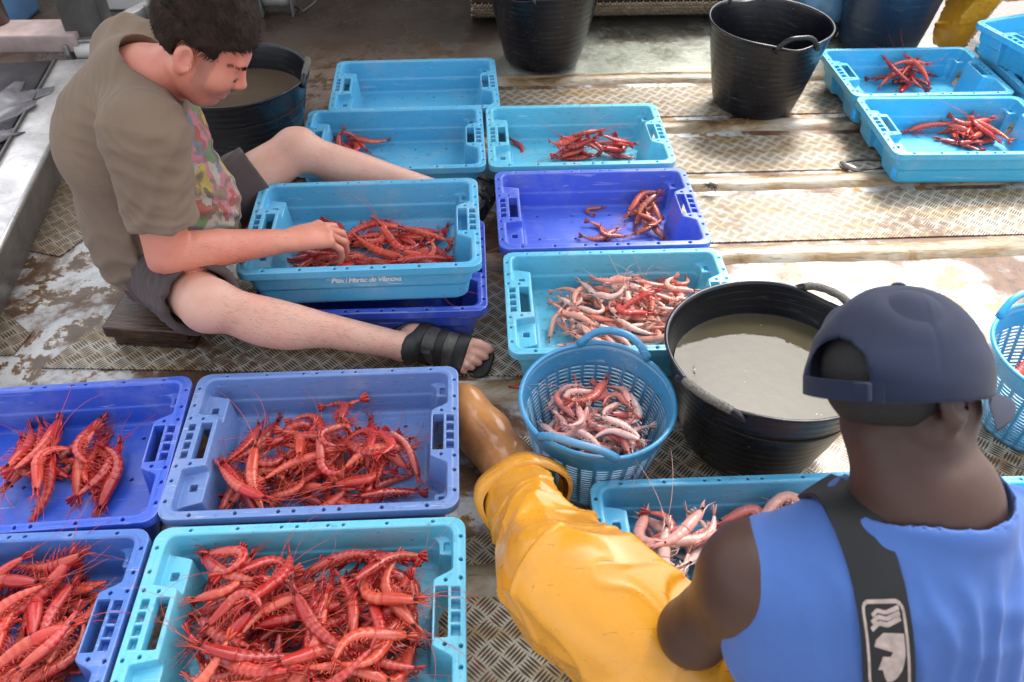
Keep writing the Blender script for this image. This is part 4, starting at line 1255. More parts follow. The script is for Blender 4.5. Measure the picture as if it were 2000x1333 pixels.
# ------------------------------------------------------------------ people
from mathutils.bvhtree import BVHTree
A_ = np.array
def unit(v):
    v = A_(v, float); return v / np.linalg.norm(v)
def frame(fwd, up):
    f = unit(fwd); l = unit(np.cross(up, f)); u = np.cross(f, l)
    return np.stack([f, l, u], 1)          # columns: forward, left, up
def vmesh(name, V, m, parent=None, sm=2, disp=None, w=0.5):
    v, q = V.net()
    v = vsmooth(v, q, sm, w)
    if disp is not None:
        n = vnormals(v, q); v = v + n * disp(v, n)[:, None]
    me = npmesh(name, v, q); me.materials.append(m)
    return link(name, me, None, parent), v, q
def bvh(v, q): return BVHTree.FromPolygons([tuple(p) for p in v], [tuple(int(i) for i in f) for f in q])

def skin_mat(name, base, red, pale, dark=False):
    t = NT(name); co = t.coord('Object')
    n1 = t.noise(co, 9.0, 5, 0.6); n2 = t.noise(co, 70.0, 4, 0.6); n3 = t.noise(co, 600.0, 3)
    tan = t.attr('tan')['Fac']
    col = t.mix(tan, pale, base)
    col = t.mix(t.math('MULTIPLY', t.step(n1, 0.40, 0.72), 0.55), col, t.mix(tan, tuple(a * .5 + b * .5 for a, b in zip(pale, red)), red))
    col = t.mix(t.math('MULTIPLY', t.step(n2, 0.62, 0.75), 0.25), col, red)
    hair = t.step(t.noise(t.mapping(co, rot=(0.4, 0.3, 0.2), sc=(60, 420, 300)), 1.0, 2, 0.5, 0.6), 0.70, 0.76)
    if not dark: col = t.mix(t.math('MULTIPLY', t.math('MULTIPLY', hair, t.math('SUBTRACT', 1.0, tan)), 0.75), col, (0.10, 0.06, 0.045))
    st = t.attr('stubble')['Fac']
    col = t.mix(t.math('MULTIPLY', st, t.math('MULTIPLY_ADD', n3, 0.5, 0.16)), col, (0.10, 0.07, 0.06))
    t.set(base=col, rough=t.math('ADD', 0.36, t.math('MULTIPLY', n2, 0.2)), spec=0.45, sss=0.0 if dark else 0.10,
          normal=t.bump(t.math('ADD', n3, t.math('MULTIPLY', n2, 1.5)), 0.18, 0.0012))
    if not dark: t.sssr((1.0, 0.35, 0.2), 0.012)
    return t.m
def cloth_mat(name, base, var=0.18, weave=900.0, rough=0.85, fade=None):
    t = NT(name); co = t.coord('Object')
    n1 = t.noise(co, 5.0, 5, 0.6); n2 = t.noise(co, 40.0, 4); n3 = t.noise(t.mapping(co, sc=(1, 1, 0.4)), weave, 2)
    col = t.ramp(n1, [(0.3, tuple(c * (1 - var) for c in base)), (0.7, tuple(min(1, c * (1 + var)) for c in base))])
    col = t.mix(t.math('MULTIPLY', t.step(n2, 0.55, 0.72), 0.2), col, tuple(c * 0.6 for c in base))
    if fade: col = t.mix(t.math('MULTIPLY', n1, 0.3), col, fade)
    t.set(base=col, rough=rough, spec=0.2, sheen=0.08, normal=t.bump(t.math('ADD', n2, t.math('MULTIPLY', n3, 0.6)), 0.22, 0.0015))
    return t
def fold_disp(seed, specs):
    """cloth folds: (direction across the folds, scale, amplitude, patchiness)"""
    def f(v, n):
        out = np.zeros(len(v))
        for i, (d, sc, amp, pt) in enumerate(specs):
            d = unit(d)
            w = v @ d * sc + 1.6 * fnoise(v, sc * 0.10, seed + i * 7, 2) * 3
            msk = np.clip(0.5 + fnoise(v, pt, seed + 3 + i * 5, 2) * 1.2, 0, 1)
            r = .5 + .5 * np.sin(w); out += amp * (r ** 1.8 - 0.4) * msk
        return out
    return f
def floats(o, name, val):
    a = o.data.attributes.new(name, 'FLOAT', 'POINT'); a.data.foreach_set('value', np.asarray(val, np.float32))

def add_head(V, c, M, k=0.012, ears=True, s=1.0):
    """head in a frame: x forward, y left, z up, origin between the ears"""
    W = lambda p: c + M @ (A_(p, float) * s)
    def E(p, r, kk=k): V.u(ellipsoid(W(p), A_(r) * s, M), kk)
    def Cp(a, b, ra, rb=None, kk=k, flat=None): V.u(capsule(W(a), W(b), ra * s, None if rb is None else rb * s, None if flat is None else (M @ A_(flat[0], float), flat[1])), kk)
    E((-.012, 0, .042), (.098, .077, .088))
    E((.030, 0, -.020), (.060, .064, .088), .02)
    for y in (-1, 1):
        Cp((-.012, y * .054, -.042), (.042, y * .032, -.085), .027, .025, .02)
        E((.054, y * .040, -.022), (.027, .025, .027), .032)
    E((.058, 0, -.090), (.024, .030, .020), .016)
    Cp((.079, -.034, .026), (.079, .034, .026), .013, .013, .014)
    # eye hollows, lids
    for y in (-1, 1):
        V.s_(ellipsoid(W((.096, y * .031, .003)), A_((.014, .019, .011)) * s, M), .010)
        E((.075, y * .031, .001), (.0155, .0165, .0125), .004)
        V.s_(capsule(W((.0925, y * .021, -.0045)), W((.0875, y * .041, -.0040)), .0016 * s), .003)
    # nose
    Cp((.084, 0, .014), (.100, 0, -.024), .0085, .0115, .010)
    E((.1015, 0, -.028), (.0125, .013, .0115), .007)
    for y in (-1, 1): E((.093, y * .0130, -.032), (.011, .0085, .0085), .005)
    for y in (-1, 1): V.s_(ellipsoid(W((.097, y * .0065, -.0405)), A_((.0045, .0035, .004)) * s, M), .002)
    # mouth
    Cp((.076, -.021, -.064), (.076, .021, -.064), .0085, .0085, .010); E((.084, 0, -.0605), (.0085, .017, .0058), .005)
    E((.082, 0, -.0735), (.0085, .016, .0062), .005)
    V.s_(capsule(W((.0905, -.017, -.0672)), W((.0905, .017, -.0672)), .0022 * s), .003)
    V.s_(ellipsoid(W((.092, 0, -.086)), A_((.009, .022, .006)) * s, M), .008)
    if ears:
        for y in (-1, 1):
            Me = M @ frame((1, y * .30, 0.12), (-.15, 0, 1))
            V.u(ellipsoid(W((-.014, y * .085, -.004)), A_((.0225, .0095, .0345)) * s, Me), .006)
            V.u(ellipsoid(W((-.012, y * .080, -.030)), A_((.0125, .008, .012)) * s, Me), .005)
            V.s_(ellipsoid(W((-.008, y * .0960, .001)), A_((.0150, .0120, .0240)) * s, Me), .002)
            V.u(capsule(W((-.004, y * .083, -.008)), W((-.001, y * .082, .006)), .0042 * s), .004)

def add_hand(V, w, d, n, curls, s=1.0, thumb=(0.5, 0.5), spread=0.0, right=True):
    """five separate bent fingers; d towards the knuckles, n out of the back of the hand"""
    d = unit(d); n = unit(A_(n, float) - d * (A_(n, float) @ d)); sd = np.cross(n, d) * (1 if right else -1)   # towards the thumb
    offs = [0.030, 0.0095, -0.0105, -0.029]; reach = [0.083, 0.088, 0.083, 0.074]
    lens = [(.044, .026, .021), (.048, .030, .022), (.045, .028, .021), (.035, .021, .018)]
    rad = [.0092, .0095, .0090, .0080]
    V.u(capsule(w, w + d * .035 * s, .026 * s, .027 * s, (n, 0.72)), .01)
    for i in range(4):
        kn = w + (d * reach[i] + sd * offs[i] - n * (0.004 if i in (0, 3) else 0)) * s
        V.u(capsule(w + (d * .018 + sd * offs[i] * .55) * s, kn, .0150 * s, .0115 * s), .012)
        V.u(ellipsoid(kn + n * .002 * s, A_((.0115,) * 3) * s), .004)
    V.u(ellipsoid(w + (d * .046 + sd * .024 - n * .012) * s, A_((.030, .016, .016)) * s, np.stack([d, sd, n], 1)), .01)
    for i in range(4):
        kn = w + (d * reach[i] + sd * offs[i] - n * (0.004 if i in (0, 3) else 0)) * s
        p = kn; a = 0.0; dd = unit(d + sd * (offs[i] * 4.0 * spread))
        for j in range(3):
            a += curls[i][j]
            q = p + (dd * math.cos(a) - n * math.sin(a)) * lens[i][j] * s
            V.u(capsule(p, q, rad[i] * (1 - .08 * j) * s, rad[i] * (0.92 - .09 * j) * s), .003)
            p = q
    b = w + (d * .022 + sd * .026 - n * .010) * s
    a1, a2 = thumb
    t1 = b + (d * .70 + sd * a1 - n * .45) * .042 * s
    t2 = t1 + (d * .85 + sd * (a1 - a2) - n * .45) * .032 * s
    t3 = t2 + (d * .85 + sd * (a1 - 1.6 * a2) - n * .40) * .025 * s
    V.u(capsule(b, t1, .0145 * s, .0115 * s), .008); V.u(capsule(t1, t2, .0112 * s, .0100 * s), .003); V.u(capsule(t2, t3, .0100 * s, .0078 * s), .003)

def add_foot(V, heel, toe, up, med, s=1.0, k=.012):
    """bare foot: med points to the big toe side"""
    d = unit(A_(toe) - A_(heel)); L = np.linalg.norm(A_(toe) - A_(heel)); up = unit(A_(up, float) - d * (A_(up, float) @ d)); med = unit(A_(med, float) - d * (A_(med, float) @ d))
    h = A_(heel, float)
    P = lambda x, y, z: h + d * L * x + med * y * s + up * z * s
    V.u(ellipsoid(P(.06, 0, .004), A_((.040, .032, .034)) * s, np.stack([d, med, up], 1)), k)
    V.u(capsule(P(.10, -.008, .0), P(.66, -.018, -.006), .030 * s, .024 * s), .02)
    V.u(capsule(P(.16, .008, .026), P(.66, .020, .002), .032 * s, .026 * s), .02)
    V.u(capsule(P(.10, .0, .02), P(.5, .004, .022), .034 * s, .024 * s), .02)
    for i, (y, x0, x1, r) in enumerate(((.034, .70, .98, .0135), (.012, .74, .97, .0095), (-.006, .73, .92, .0088), (-.022, .70, .86, .0084), (-.036, .66, .79, .0080))):
        m = P((x0 + x1) / 2, y, .004)
        V.u(capsule(P(x0, y, -.002), m, r * 1.05 * s, r * s), .006); V.u(capsule(m, P(x1 - .02, y, -.008), r * s, r * .95 * s), .002)
    return P, d, up, med

# ---- the seated man sorting shrimp
SKIN1 = skin_mat('skin_sunburnt', (0.66, 0.26, 0.175), (0.60, 0.14, 0.09), (0.64, 0.365, 0.275))
V = Vol((-1.13, 1.24, 0.0), (0.0, 2.38, 0.93), 0.0043)
hipR, kneR, ankR = A_((-.905, 1.645, .185)), A_((-.690, 1.372, .292)), A_((-.275, 1.462, .080))
hipL, kneL, ankL = A_((-.905, 1.84, .185)), A_((-.62, 2.03, .305)), A_((-.165, 2.115, .085))
shR, elR, wrR = A_((-.765, 1.500, .645)), A_((-.778, 1.446, .384)), A_((-.552, 1.606, .302))
shL, elL, wrL = A_((-.905, 1.855, .665)), A_((-.985, 1.935, .41)), A_((-.835, 1.865, .275))
nb, hc = A_((-.815, 1.685, .690)), A_((-.658, 1.655, .772))
V.u(ellipsoid((-.925, 1.74, .185), (.120, .165, .105)))
V.u(ellipsoid((-.93, 1.715, .35), (.125, .150, .14)), .06)
V.u(ellipsoid((-.92, 1.70, .53), (.115, .160, .15)), .06)
V.u(capsule(shR + A_((-.02, .03, .0)), shL + A_((0, -.03, 0)), .066), .05)
V.u(capsule((-.87, 1.69, .62), nb, .085, .066), .05)
V.u(capsule(nb + A_((-.02, .004, -.02)), hc + A_((-.045, 0, -.045)), .064, .060), .03)
V.u(capsule(shL, elL, .060, .048), .03); V.u(capsule(elL, wrL, .045, .029), .015)
for hp, kn, an, ou in ((hipR, kneR, ankR, -1), (hipL, kneL, ankL, 1)):
    V.u(capsule(hp, kn, .088, .058), .05); V.u(ellipsoid(kn + A_((.005, 0, .006)), (.058, .056, .056)), .02)
    sh = an - kn; m = kn + sh * .33
    lo = unit(np.cross(np.cross(sh, (0, 0, -1)), sh))
    V.u(capsule(kn, an, .050, .035), .03)
    V.u(ellipsoid(m + lo * .016, (.115, .050, .050), frame(sh, (0, 0, 1))), .03)
    V.u(ellipsoid(an, (.036, .036, .036)), .012)
    fr = frame(sh, (0, 0, 1)); pk = kn + fr[:, 2] * .036 - unit(kn - hp) * -.012
    V.u(ellipsoid(pk, (.027, .026, .022)), .016)
    V.u(capsule(kn + fr[:, 2] * .026 + sh * .10, an + fr[:, 2] * .008, .024, .022), .018)
    for sg in (-1, 1): V.u(ellipsoid(an + fr[:, 1] * sg * .030 + fr[:, 2] * .004, (.015, .013, .014)), .008)
    V.u(ellipsoid(kn + sh * .30 + lo * .020 + fr[:, 1] * ou * .022, (.09, .032, .036), fr), .02)
V.u(capsule(shR, shR * .5 + elR * .5, .060, .054), .03); V.u(capsule(shR * .5 + elR * .5, elR, .054, .048), .005); V.u(capsule(elR, elR * .6 + wrR * .4, .047, .044), .005); V.u(capsule(elR * .6 + wrR * .4, wrR, .044, .0285), .006)
fa = unit(wrR - elR); V.u(ellipsoid(elR + fa * .075 + A_((.0, -.012, .022)), (.075, .030, .030), frame(fa, (0, 0, 1))), .007); V.u(ellipsoid(elR - fa * .018 + A_((-.006, -.006, -.022)), (.024, .024, .020)), .006)
V.u(capsule(wrR - fa * .03 + A_((.012, -.018, .004)), wrR + A_((.010, -.018, .004)), .012, .0125), .01)
HM = frame((.785, -.02, -.62), (.62, 0.05, .785))
add_head(V, hc, HM)
dR = unit((.74, .63, -.20))
add_hand(V, wrR, dR, (-.22, -.30, .92), [(.35, .65, .40), (.50, .65, .40), (.60, .65, .4), (.70, .65, .4)], 1.24, (0.55, 0.35), 1.2)
add_hand(V, wrL, unit((.75, -.45, -.45)), (.3, .4, .86), [(.5, .6, .4)] * 4, 1.0, right=False)
ftR = add_foot(V, (-.275, 1.525, .044), (-.062, 1.452, .038), (.10, -.55, .85), (.1, .9, .5), 1.08)
ftL = add_foot(V, (-.140, 2.095, .045), (-.080, 2.315, .045), (.0, .1, 1), (-.98, .2, 0), 1.0)
p1, pv, pq = vmesh('person', V, SKIN1, None, 2)
tag(p1, 'seated man in a brown t-shirt and shorts reaching into a cyan crate', 'person')
dleg = np.minimum(np.linalg.norm(np.cross(pv - kneR, unit(ankR - kneR)), axis=1), np.linalg.norm(np.cross(pv - kneL, unit(ankL - kneL)), axis=1))
arm = np.minimum.reduce([np.linalg.norm(pv - (elR * (1 - t_) + wrR * t_), axis=1) for t_ in np.linspace(-.9, 1.8, 24)])
leg = np.minimum.reduce([np.linalg.norm(pv - (a * (1 - t_) + b * t_), axis=1) for a, b in ((hipR, kneR), (kneR, ankR), (hipL, kneL), (kneL, ankL)) for t_ in np.linspace(0, 1.6, 24)])
floats(p1, 'tan', np.clip(0.5 + (leg - arm) / 0.05, 0, 1))
hl = (pv - hc) @ HM
stub = np.clip((hl[:, 0] - 0.0) / .03, 0, 1) * np.clip((-.035 - hl[:, 2] + hl[:, 0] * .15) / .02, 0, 1) * (hl[:, 0] < .12) * (hl[:, 2] > -.135) * (np.linalg.norm(pv - hc, axis=1) < .17)
stub = stub * (1 - np.exp(-((hl[:, 2] + .069) / .010) ** 2 - (hl[:, 1] / .02) ** 2))
stub = np.maximum(stub, (np.abs(hl[:, 0] - .028) < .014) * (hl[:, 2] < .02) * (hl[:, 2] > -.05) * (np.linalg.norm(pv - hc, axis=1) < .17) * 1.0)
floats(p1, 'stubble', stub * 0.9)
bv1 = bvh(pv, pq)
# hair on the shins and forearm
_n = vnormals(pv, pq); g = np.random.default_rng(12); mb = MB()
for a, b, num, rmax in ((kneR, ankR, 3200, .075), (kneL, ankL, 900, .075), (elR, wrR, 700, .065)):
    ax = unit(b - a); L_ = np.linalg.norm(b - a); w_ = (pv - a) @ ax; rr = np.linalg.norm(pv - a - w_[:, None] * ax, axis=1)
    cand = np.where((w_ > .02) & (w_ < L_ * .95) & (rr < rmax))[0]
    for i in g.choice(cand, num):
        n = _n[i]; fl = ax - n * (ax @ n); dd = unit(fl + n * g.uniform(.15, .6) + g.normal(0, .4, 3)); sdv = unit(np.cross(dd, n)) * .00013; k = len(mb.v); ln = g.uniform(.008, .018)
        mb.v += [tuple(pv[i] - sdv), tuple(pv[i] + sdv), tuple(pv[i] + dd * ln)]; mb.f.append((k, k + 1, k + 2))
mb.build('body_hair', simple('body_hair', (0.10, 0.055, 0.035), 0.6, 0.2, 50, 0), p1)

# hair: a cap of hair under many short locks
V = Vol(hc - .16, hc + .17, 0.0032)
W = lambda p: hc + HM @ A_(p, float)
V.u(ellipsoid(W((-.014, 0, .048)), (.110, .090, .100), HM))
X, Y, Z = V.grid(); 
L = [(X - hc[0]) * HM[0, j] + (Y - hc[1]) * HM[1, j] + (Z - hc[2]) * HM[2, j] for j in range(3)]
line = np.where(L[0] > .075, .066, np.where(L[0] > .038, .050 + (L[0] - .038) * .45, np.where(L[0] > .016, .026, np.where(L[0] > -.036, .030, -.046))))
V.f = np.maximum(V.f, np.broadcast_to((line - L[2]).astype(np.float32), V.f.shape) * 0.8)
face = np.maximum(np.maximum(.040 - L[0], L[2] - .056 - (L[0] - .04) * .3), -V.f * 0 - 1)
V.f = np.maximum(V.f, -np.broadcast_to(face, V.f.shape)).astype(np.float32)
M_hair = simple('dark_hair', (0.026, 0.013, 0.0075), 0.62, 0.6, 45, 0.6, 300, 0.002, spec=0.18)
hair, hv, hq = vmesh('hair', V, M_hair, p1, 2, lambda v, n: 0.003 * fnoise(v, 90, 4, 3))
nn = vnormals(hv, hq)
mb = MB(); g = np.random.default_rng(3)
hlv = (hv - hc) @ HM
cand = np.where((nn @ HM[:, 2] > -.6))[0]
for i in g.choice(cand, 8000):
    p = hv[i]; n = nn[i]; lc = hlv[i]
    flow = HM @ unit((0.9 if lc[2] > .06 else -.35, np.sign(lc[1]) * .25, -.2 if lc[2] > .06 else -.9))
    fl = flow - n * (flow @ n); fl = fl / (np.linalg.norm(fl) + 1e-6)
    dd = unit(fl * 1.0 + n * g.uniform(.05, .42) + g.normal(0, .17, 3)); ln = g.uniform(.010, .022) * (0.6 if lc[2] < .02 else 1)
    sdv = unit(np.cross(dd, n)) * g.uniform(.0004, .0009)
    q = p + dd * ln * .55; e = q + unit(dd + fl * .5 - n * .25) * ln * .5
    k = len(mb.v)
    mb.v += [tuple(p - n * .002 - sdv), tuple(p - n * .002 + sdv), tuple(q + sdv * .8), tuple(q - sdv * .8), tuple(e)]
    mb.f += [(k, k + 1, k + 2, k + 3), (k + 3, k + 2, k + 4)]
mb.build('hair_locks', M_hair, hair)
mb = MB()
for y in (-1, 1):
    for i in range(110):
        u = g.uniform(0, 1); b = A_((.0905 - .010 * u * u, y * (.020 + .036 * u), .0235 + .006 * math.sin(u * 3.0) + g.normal(0, .0018)))
        r = bv1.ray_cast(Vector(W(b + A_((.04, 0, 0)))), Vector(-HM[:, 0]))
        if r[0] is None: continue
        p = A_(r[0]); dd = HM @ unit((.35, y * 0.9, .35 - .7 * u)); e = p + dd * .009 + HM[:, 0] * .001
        sdv = HM[:, 2] * .0007; k = len(mb.v)
        mb.v += [tuple(p - sdv), tuple(p + sdv), tuple(e)]; mb.f += [(k, k + 1, k + 2)]
    for i in range(26):     # lashes along the lowered lid
        u = i / 25; b = A_((.10, y * (.020 + .022 * u), -.006 - .003 * math.sin(u * 3.14)))
        r = bv1.ray_cast(Vector(W(b + A_((.04, 0, 0)))), Vector(-HM[:, 0]))
        if r[0] is None: continue
        p = A_(r[0]); e = p + HM @ unit((.8, 0, -.6)) * .006; sdv = HM[:, 1] * .0007; k = len(mb.v)
        mb.v += [tuple(p - sdv), tuple(p + sdv), tuple(e)]; mb.f += [(k, k + 1, k + 2)]
if mb.v: mb.build('eyebrows', M_hair, p1)

# t-shirt
V = Vol((-1.16, 1.34, .08), (-.56, 2.06, .82), 0.0045)
V.u(ellipsoid((-.940, 1.735, .215), (.150, .196, .135)))
V.u(ellipsoid((-.895, 1.712, .33), (.196, .182, .165)), .07)
V.u(ellipsoid((-.900, 1.70, .52), (.172, .182, .170)), .07)
V.u(capsule(shR + A_((-.01, .02, .003)), shL + A_((0, -.03, .003)), .083, .080), .05)
V.u(capsule((-.87, 1.69, .62), nb + A_((-.01, 0, .0)), .105, .088), .05)
sR = shR + (elR - shR) * .72; sL = shL + (elL - shL) * .70
V.u(capsule(shR, sR + (sR - shR) * .35, .084, .074, ((0, 1, 0), 1.0)), .04); V.u(capsule(shL, sL + (sL - shL) * .3, .084, .072), .04)
# cut the sleeves and hollow them, open the neck and the hem
for s0, s1, e in ((shR, sR, elR), (shL, sL, elL)):
    ax = unit(s1 - s0); M3 = frame(ax, (1, 0, 0))
    V.s_(rbox((0, -.12, -.12), (.16, .12, .12), 0.0, M3, s1)); V.s_(capsule(s1 - ax * .05, s1 + ax * .12, .058, .0665), .0)
V.s_(capsule(nb + A_((-.02, 0, -.008)), nb + A_((.10, -.015, .075)), .070, .080), .006)
V.s_(capsule(nb + A_((.005, -.005, .02)), nb + A_((.075, -.012, .0)), .055, .035), .02)
V.s_(rbox((-.62, -.5, -.3), (.9, .5, .0), 0.0, frame((1, 0, .45), (-.45, 0, 1)), A_((-.93, 1.72, .150))), .0)
sp = [((.2, .6, .75), 150, .0052, 7), ((.75, .1, -.6), 120, .0055, 8), ((.55, -.35, .75), 260, .0020, 9), ((.25, .25, 1), 140, .0026, 9)]
t = cloth_mat('brown_cotton', (0.195, 0.135, 0.092), 0.14, fade=(0.26, 0.195, 0.14))
co = t.coord('Object'); nrmv = t.new('ShaderNodeNewGeometry').outputs['Normal']
s_ = t.sep(co); ns = t.sep(nrmv)
# the faded printed picture on the chest: patches of colour
uz = t.math('SUBTRACT', s_[2], 0.0); 
inside = t.math('MULTIPLY', t.math('MULTIPLY', t.step(ns[0], 0.35, 0.48), t.step(s_[2], 0.235, 0.25)), t.math('MULTIPLY', t.step(s_[2], 0.615, 0.60), t.math('MULTIPLY', t.step(s_[1], 1.565, 1.575), t.step(s_[1], 1.865, 1.855))))
wb = t.new('ShaderNodeTexNoise'); t.l.new(co, wb.inputs['Vector']); wb.inputs['Scale'].default_value = 22.0; wb.inputs['Detail'].default_value = 3
wv = t.new('ShaderNodeVectorMath', operation='MULTIPLY_ADD'); t.l.new(wb.outputs['Color'], wv.inputs[0]); wv.inputs[1].default_value = (.09, .09, .09); t.l.new(co, wv.inputs[2])
cv = t.voronoi(t.mapping(wv.outputs[0], sc=(1, 1.3, 0.8)), 24.0, 'F1', 'Color')
hs = t.sep(cv)
pc = t.ramp(hs[0], [(0.0, (0.45, 0.05, 0.05)), (0.2, (0.06, 0.22, 0.36)), (0.34, (0.55, 0.42, 0.05)), (0.5, (0.10, 0.26, 0.10)), (0.62, (0.50, 0.46, 0.40)), (0.76, (0.60, 0.18, 0.26)), (0.9, (0.08, 0.07, 0.06))], 'CONSTANT')
wear = t.math('MULTIPLY', inside, t.step(t.noise(co, 26.0, 4, 0.6), 0.36, 0.50))
old = t.b.inputs['Base Color'].links[0].from_socket
t.set(base=t.mix(t.math('MULTIPLY', wear, 0.55), old, pc))
shirt, sv, sq = vmesh('t_shirt', V, t.m, p1, 4, lambda v, n: fold_disp(5, sp)(v, n))
# shorts
V = Vol((-1.13, 1.30, .03), (-.55, 2.18, .42), 0.0048)
V.u(ellipsoid((-.925, 1.74, .20), (.138, .185, .120)))
ends = []
for hp, kn, fr in ((hipR, kneR, .86), (hipL, kneL, .66)):
    e = hp + (kn - hp) * fr; ax = unit(kn - hp)
    V.u(capsule(hp, e + ax * .03, .107, .088), .05); ends.append((hp, e, ax))
for hp, e, ax in ends:
    V.s_(rbox((0, -.14, -.14), (.13, .14, .14), 0.0, frame(ax, (0, 0, 1)), e)); V.s_(capsule(e - ax * .05, e + ax * .05, .073, .077), .0)
t = cloth_mat('grey_brown_shorts', (0.085, 0.064, 0.062), 0.15)
shorts, _, _ = vmesh('shorts', V, t.m, p1, 2, fold_disp(15, [((.8, -.5, .3), 150, .005, 8), ((.1, .3, .9), 130, .004, 7)]))
# sandals
M_sand = simple('sandal_leather', (0.050, 0.047, 0.040), 0.5, 0.5, 40, 0.5, 160, 0.002)
M_sole = simple('sandal_sole', (0.010, 0.010, 0.009), 0.6, 0.3, 60, 0.4, 140, 0.002)
def sandal(foot, heel, L, parent, flip):
    P, d, up, med = foot
    lo = np.minimum(P(-.2, 0, 0), P(1.25, 0, 0)) - .09; hi = np.maximum(P(-.2, 0, 0), P(1.25, 0, 0)) + .10
    V = Vol(lo, hi, 0.003)
    M3 = np.stack([d, med, up], 1); c0 = P(0, 0, 0)
    X, Y, Z = V.grid()
    q = [(X - c0[0]) * M3[0, j] + (Y - c0[1]) * M3[1, j] + (Z - c0[2]) * M3[2, j] for j in range(3)]
    x, y, z = q[0] / L, q[1], q[2]
    hw = .036 + .012 * np.clip(x / .7, 0, 1); yc = -.002 + .004 * x
    plan = np.hypot(np.maximum(np.abs(x - .5) - .47, 0) * L, np.maximum(np.abs(y - yc) - (hw - .03), 0)) - .03
    plan = np.maximum(np.hypot(np.maximum(np.maximum(.12 - x, x - .88), 0) * L, np.maximum(np.abs(y - yc) - hw + .035, 0)) - .035, -1)
    ztop = -.022 + .012 * np.clip((x - .75) / .3, 0, 1)
    sole = np.maximum(plan, np.maximum(z - ztop, ztop - .018 - z))
    V.f = np.broadcast_to(sole, V.f.shape).astype(np.float32).copy()
    so, _, _ = vmesh('sandal', V, M_sole, parent, 2)
    # straps follow the foot: its own surface grown by a few millimetres, cut into bands
    F = Vol(lo, hi, 0.003); add_foot(F, c0, c0 + d * L, up, med, 1.0)
    F.u(capsule(c0 + d * L * .05 + up * .01, (ankR if flip else ankL), .034), .02)
    base = np.broadcast_to(F.f, V.f.shape)
    def band(x0, x1, tilt=0.0, z0=-.025, z1=.2, t_=.0055):
        xx = x + tilt * z
        b = np.maximum(np.maximum((x0 - xx) * L, (xx - x1) * L), np.maximum(z0 - z, z - z1))
        return np.maximum(np.maximum(base - t_, -(base - .0005)), b)
    for st, mm in ((np.minimum.reduce([band(.24, .74, .25, .004, .2, .0055), band(-.25, .14, 0, -.02, .05, .006)]), M_sand),
                   (np.minimum.reduce([band(.60, .74, -.7, -.025, .2, .0095), band(.22, .33, .9, -.025, .2, .0098), band(.40, .50, -.2, .0, .2, .0088), band(-.25, .22, .9, .016, .034, .0100)]), M_sole)):
        B = Vol(lo, hi, 0.003); B.f = np.broadcast_to(st, V.f.shape).astype(np.float32).copy()
        vmesh('strap', B, mm, so, 1)
    mb = MB(); pc_ = P(.34, -.028, .052)
    mb.box((-.012, -.006, -.003), (.014, .006, .003), Matrix(((*M3[0], pc_[0]), (*M3[1], pc_[1]), (*M3[2], pc_[2]), (0, 0, 0, 1))), .0015); mb.build('buckle', M_sole, so)
    return so
sandal(ftR, None, np.linalg.norm(A_((-.275, 1.525, .044)) - A_((-.062, 1.452, .038))), p1, True)
sandal(ftL, None, np.linalg.norm(A_((-.080, 2.315, .045)) - A_((-.140, 2.095, .045))), p1, False)

# ---- the man in the cap, seen from behind
SKIN2 = skin_mat('skin_dark', (0.048, 0.021, 0.013), (0.066, 0.025, 0.015), (0.048, 0.021, 0.013), True)
hip2L, kn2L, an2L = A_((.42, .46, .18)), A_((.106, .702, .272)), A_((.004, 1.045, .10))
hip2R, kn2R, an2R = A_((.60, .47, .18)), A_((.95, .50, .200)), A_((.88, .78, .10))
s2L, e2L, w2L = A_((.300, .530, .592)), A_((.264, .550, .398)), A_((.43, .735, .330))
s2R, e2R, w2R = A_((.660, .555, .615)), A_((.76, .64, .43)), A_((.60, .80, .32))
nb2, hc2 = A_((.488, .555, .722)), A_((.455, .640, .808))
H2 = frame((.895, .350, -.283), (-.02, .655, .755))
V = Vol((.05, .27, .02), (.95, 1.0, 1.02), 0.0046)
V.u(ellipsoid((.51, .47, .18), (.165, .125, .13)))
V.u(ellipsoid((.50, .45, .34), (.150, .110, .14)), .06)
V.u(ellipsoid((.48, .49, .53), (.165, .110, .16)), .06)
V.u(capsule(s2L + A_((.03, 0, -.01)), s2R + A_((-.03, 0, -.01)), .068), .05)
V.u(capsule((.480, .53, .62), nb2, .10, .074), .06)
V.u(capsule(nb2 + A_((0, -.01, -.02)), hc2 + A_((.002, -.032, -.05)), .069, .058), .03)
V.u(ellipsoid(s2L + A_((-.006, 0, -.015)), (.040, .050, .054)), .06)
V.u(capsule(s2L + A_((.012, 0, 0)), e2L, .048, .050), .05); V.u(capsule(e2L, w2L, .048, .030), .012); V.u(capsule(s2R, e2R, .060, .048), .03); V.u(capsule(e2R, w2R, .046, .030), .012)
add_head(V, hc2, H2, s=0.88)
add_hand(V, w2L, unit((.75, .45, -.5)), (-.2, .5, .8), [(.5, .6, .4)] * 4, 1.0, right=False)
add_hand(V, w2R, unit((-.55, .5, -.6)), (.3, .5, .8), [(.5, .6, .4)] * 4, 1.0)
p2, v2, q2 = vmesh('person', V, SKIN2, None, 2)
tag(p2, 'man in a navy cap, blue tank top and yellow oilskin trousers seen from behind', 'person')
floats(p2, 'tan', np.ones(len(v2))); floats(p2, 'stubble', np.zeros(len(v2)))
M_hair2 = simple('cropped_hair', (0.006, 0.005, 0.0045), 0.6, 0.4, 200, 0.8, 500, 0.002)
V = Vol(hc2 - .15, hc2 + .15, 0.0035); V.u(ellipsoid(hc2 + H2 @ A_((-.012, 0, .030)), (.0915, .0718, .082), H2))
X, Y, Z = V.grid(); L2 = [(X - hc2[0]) * H2[0, j] + (Y - hc2[1]) * H2[1, j] + (Z - hc2[2]) * H2[2, j] for j in range(3)]
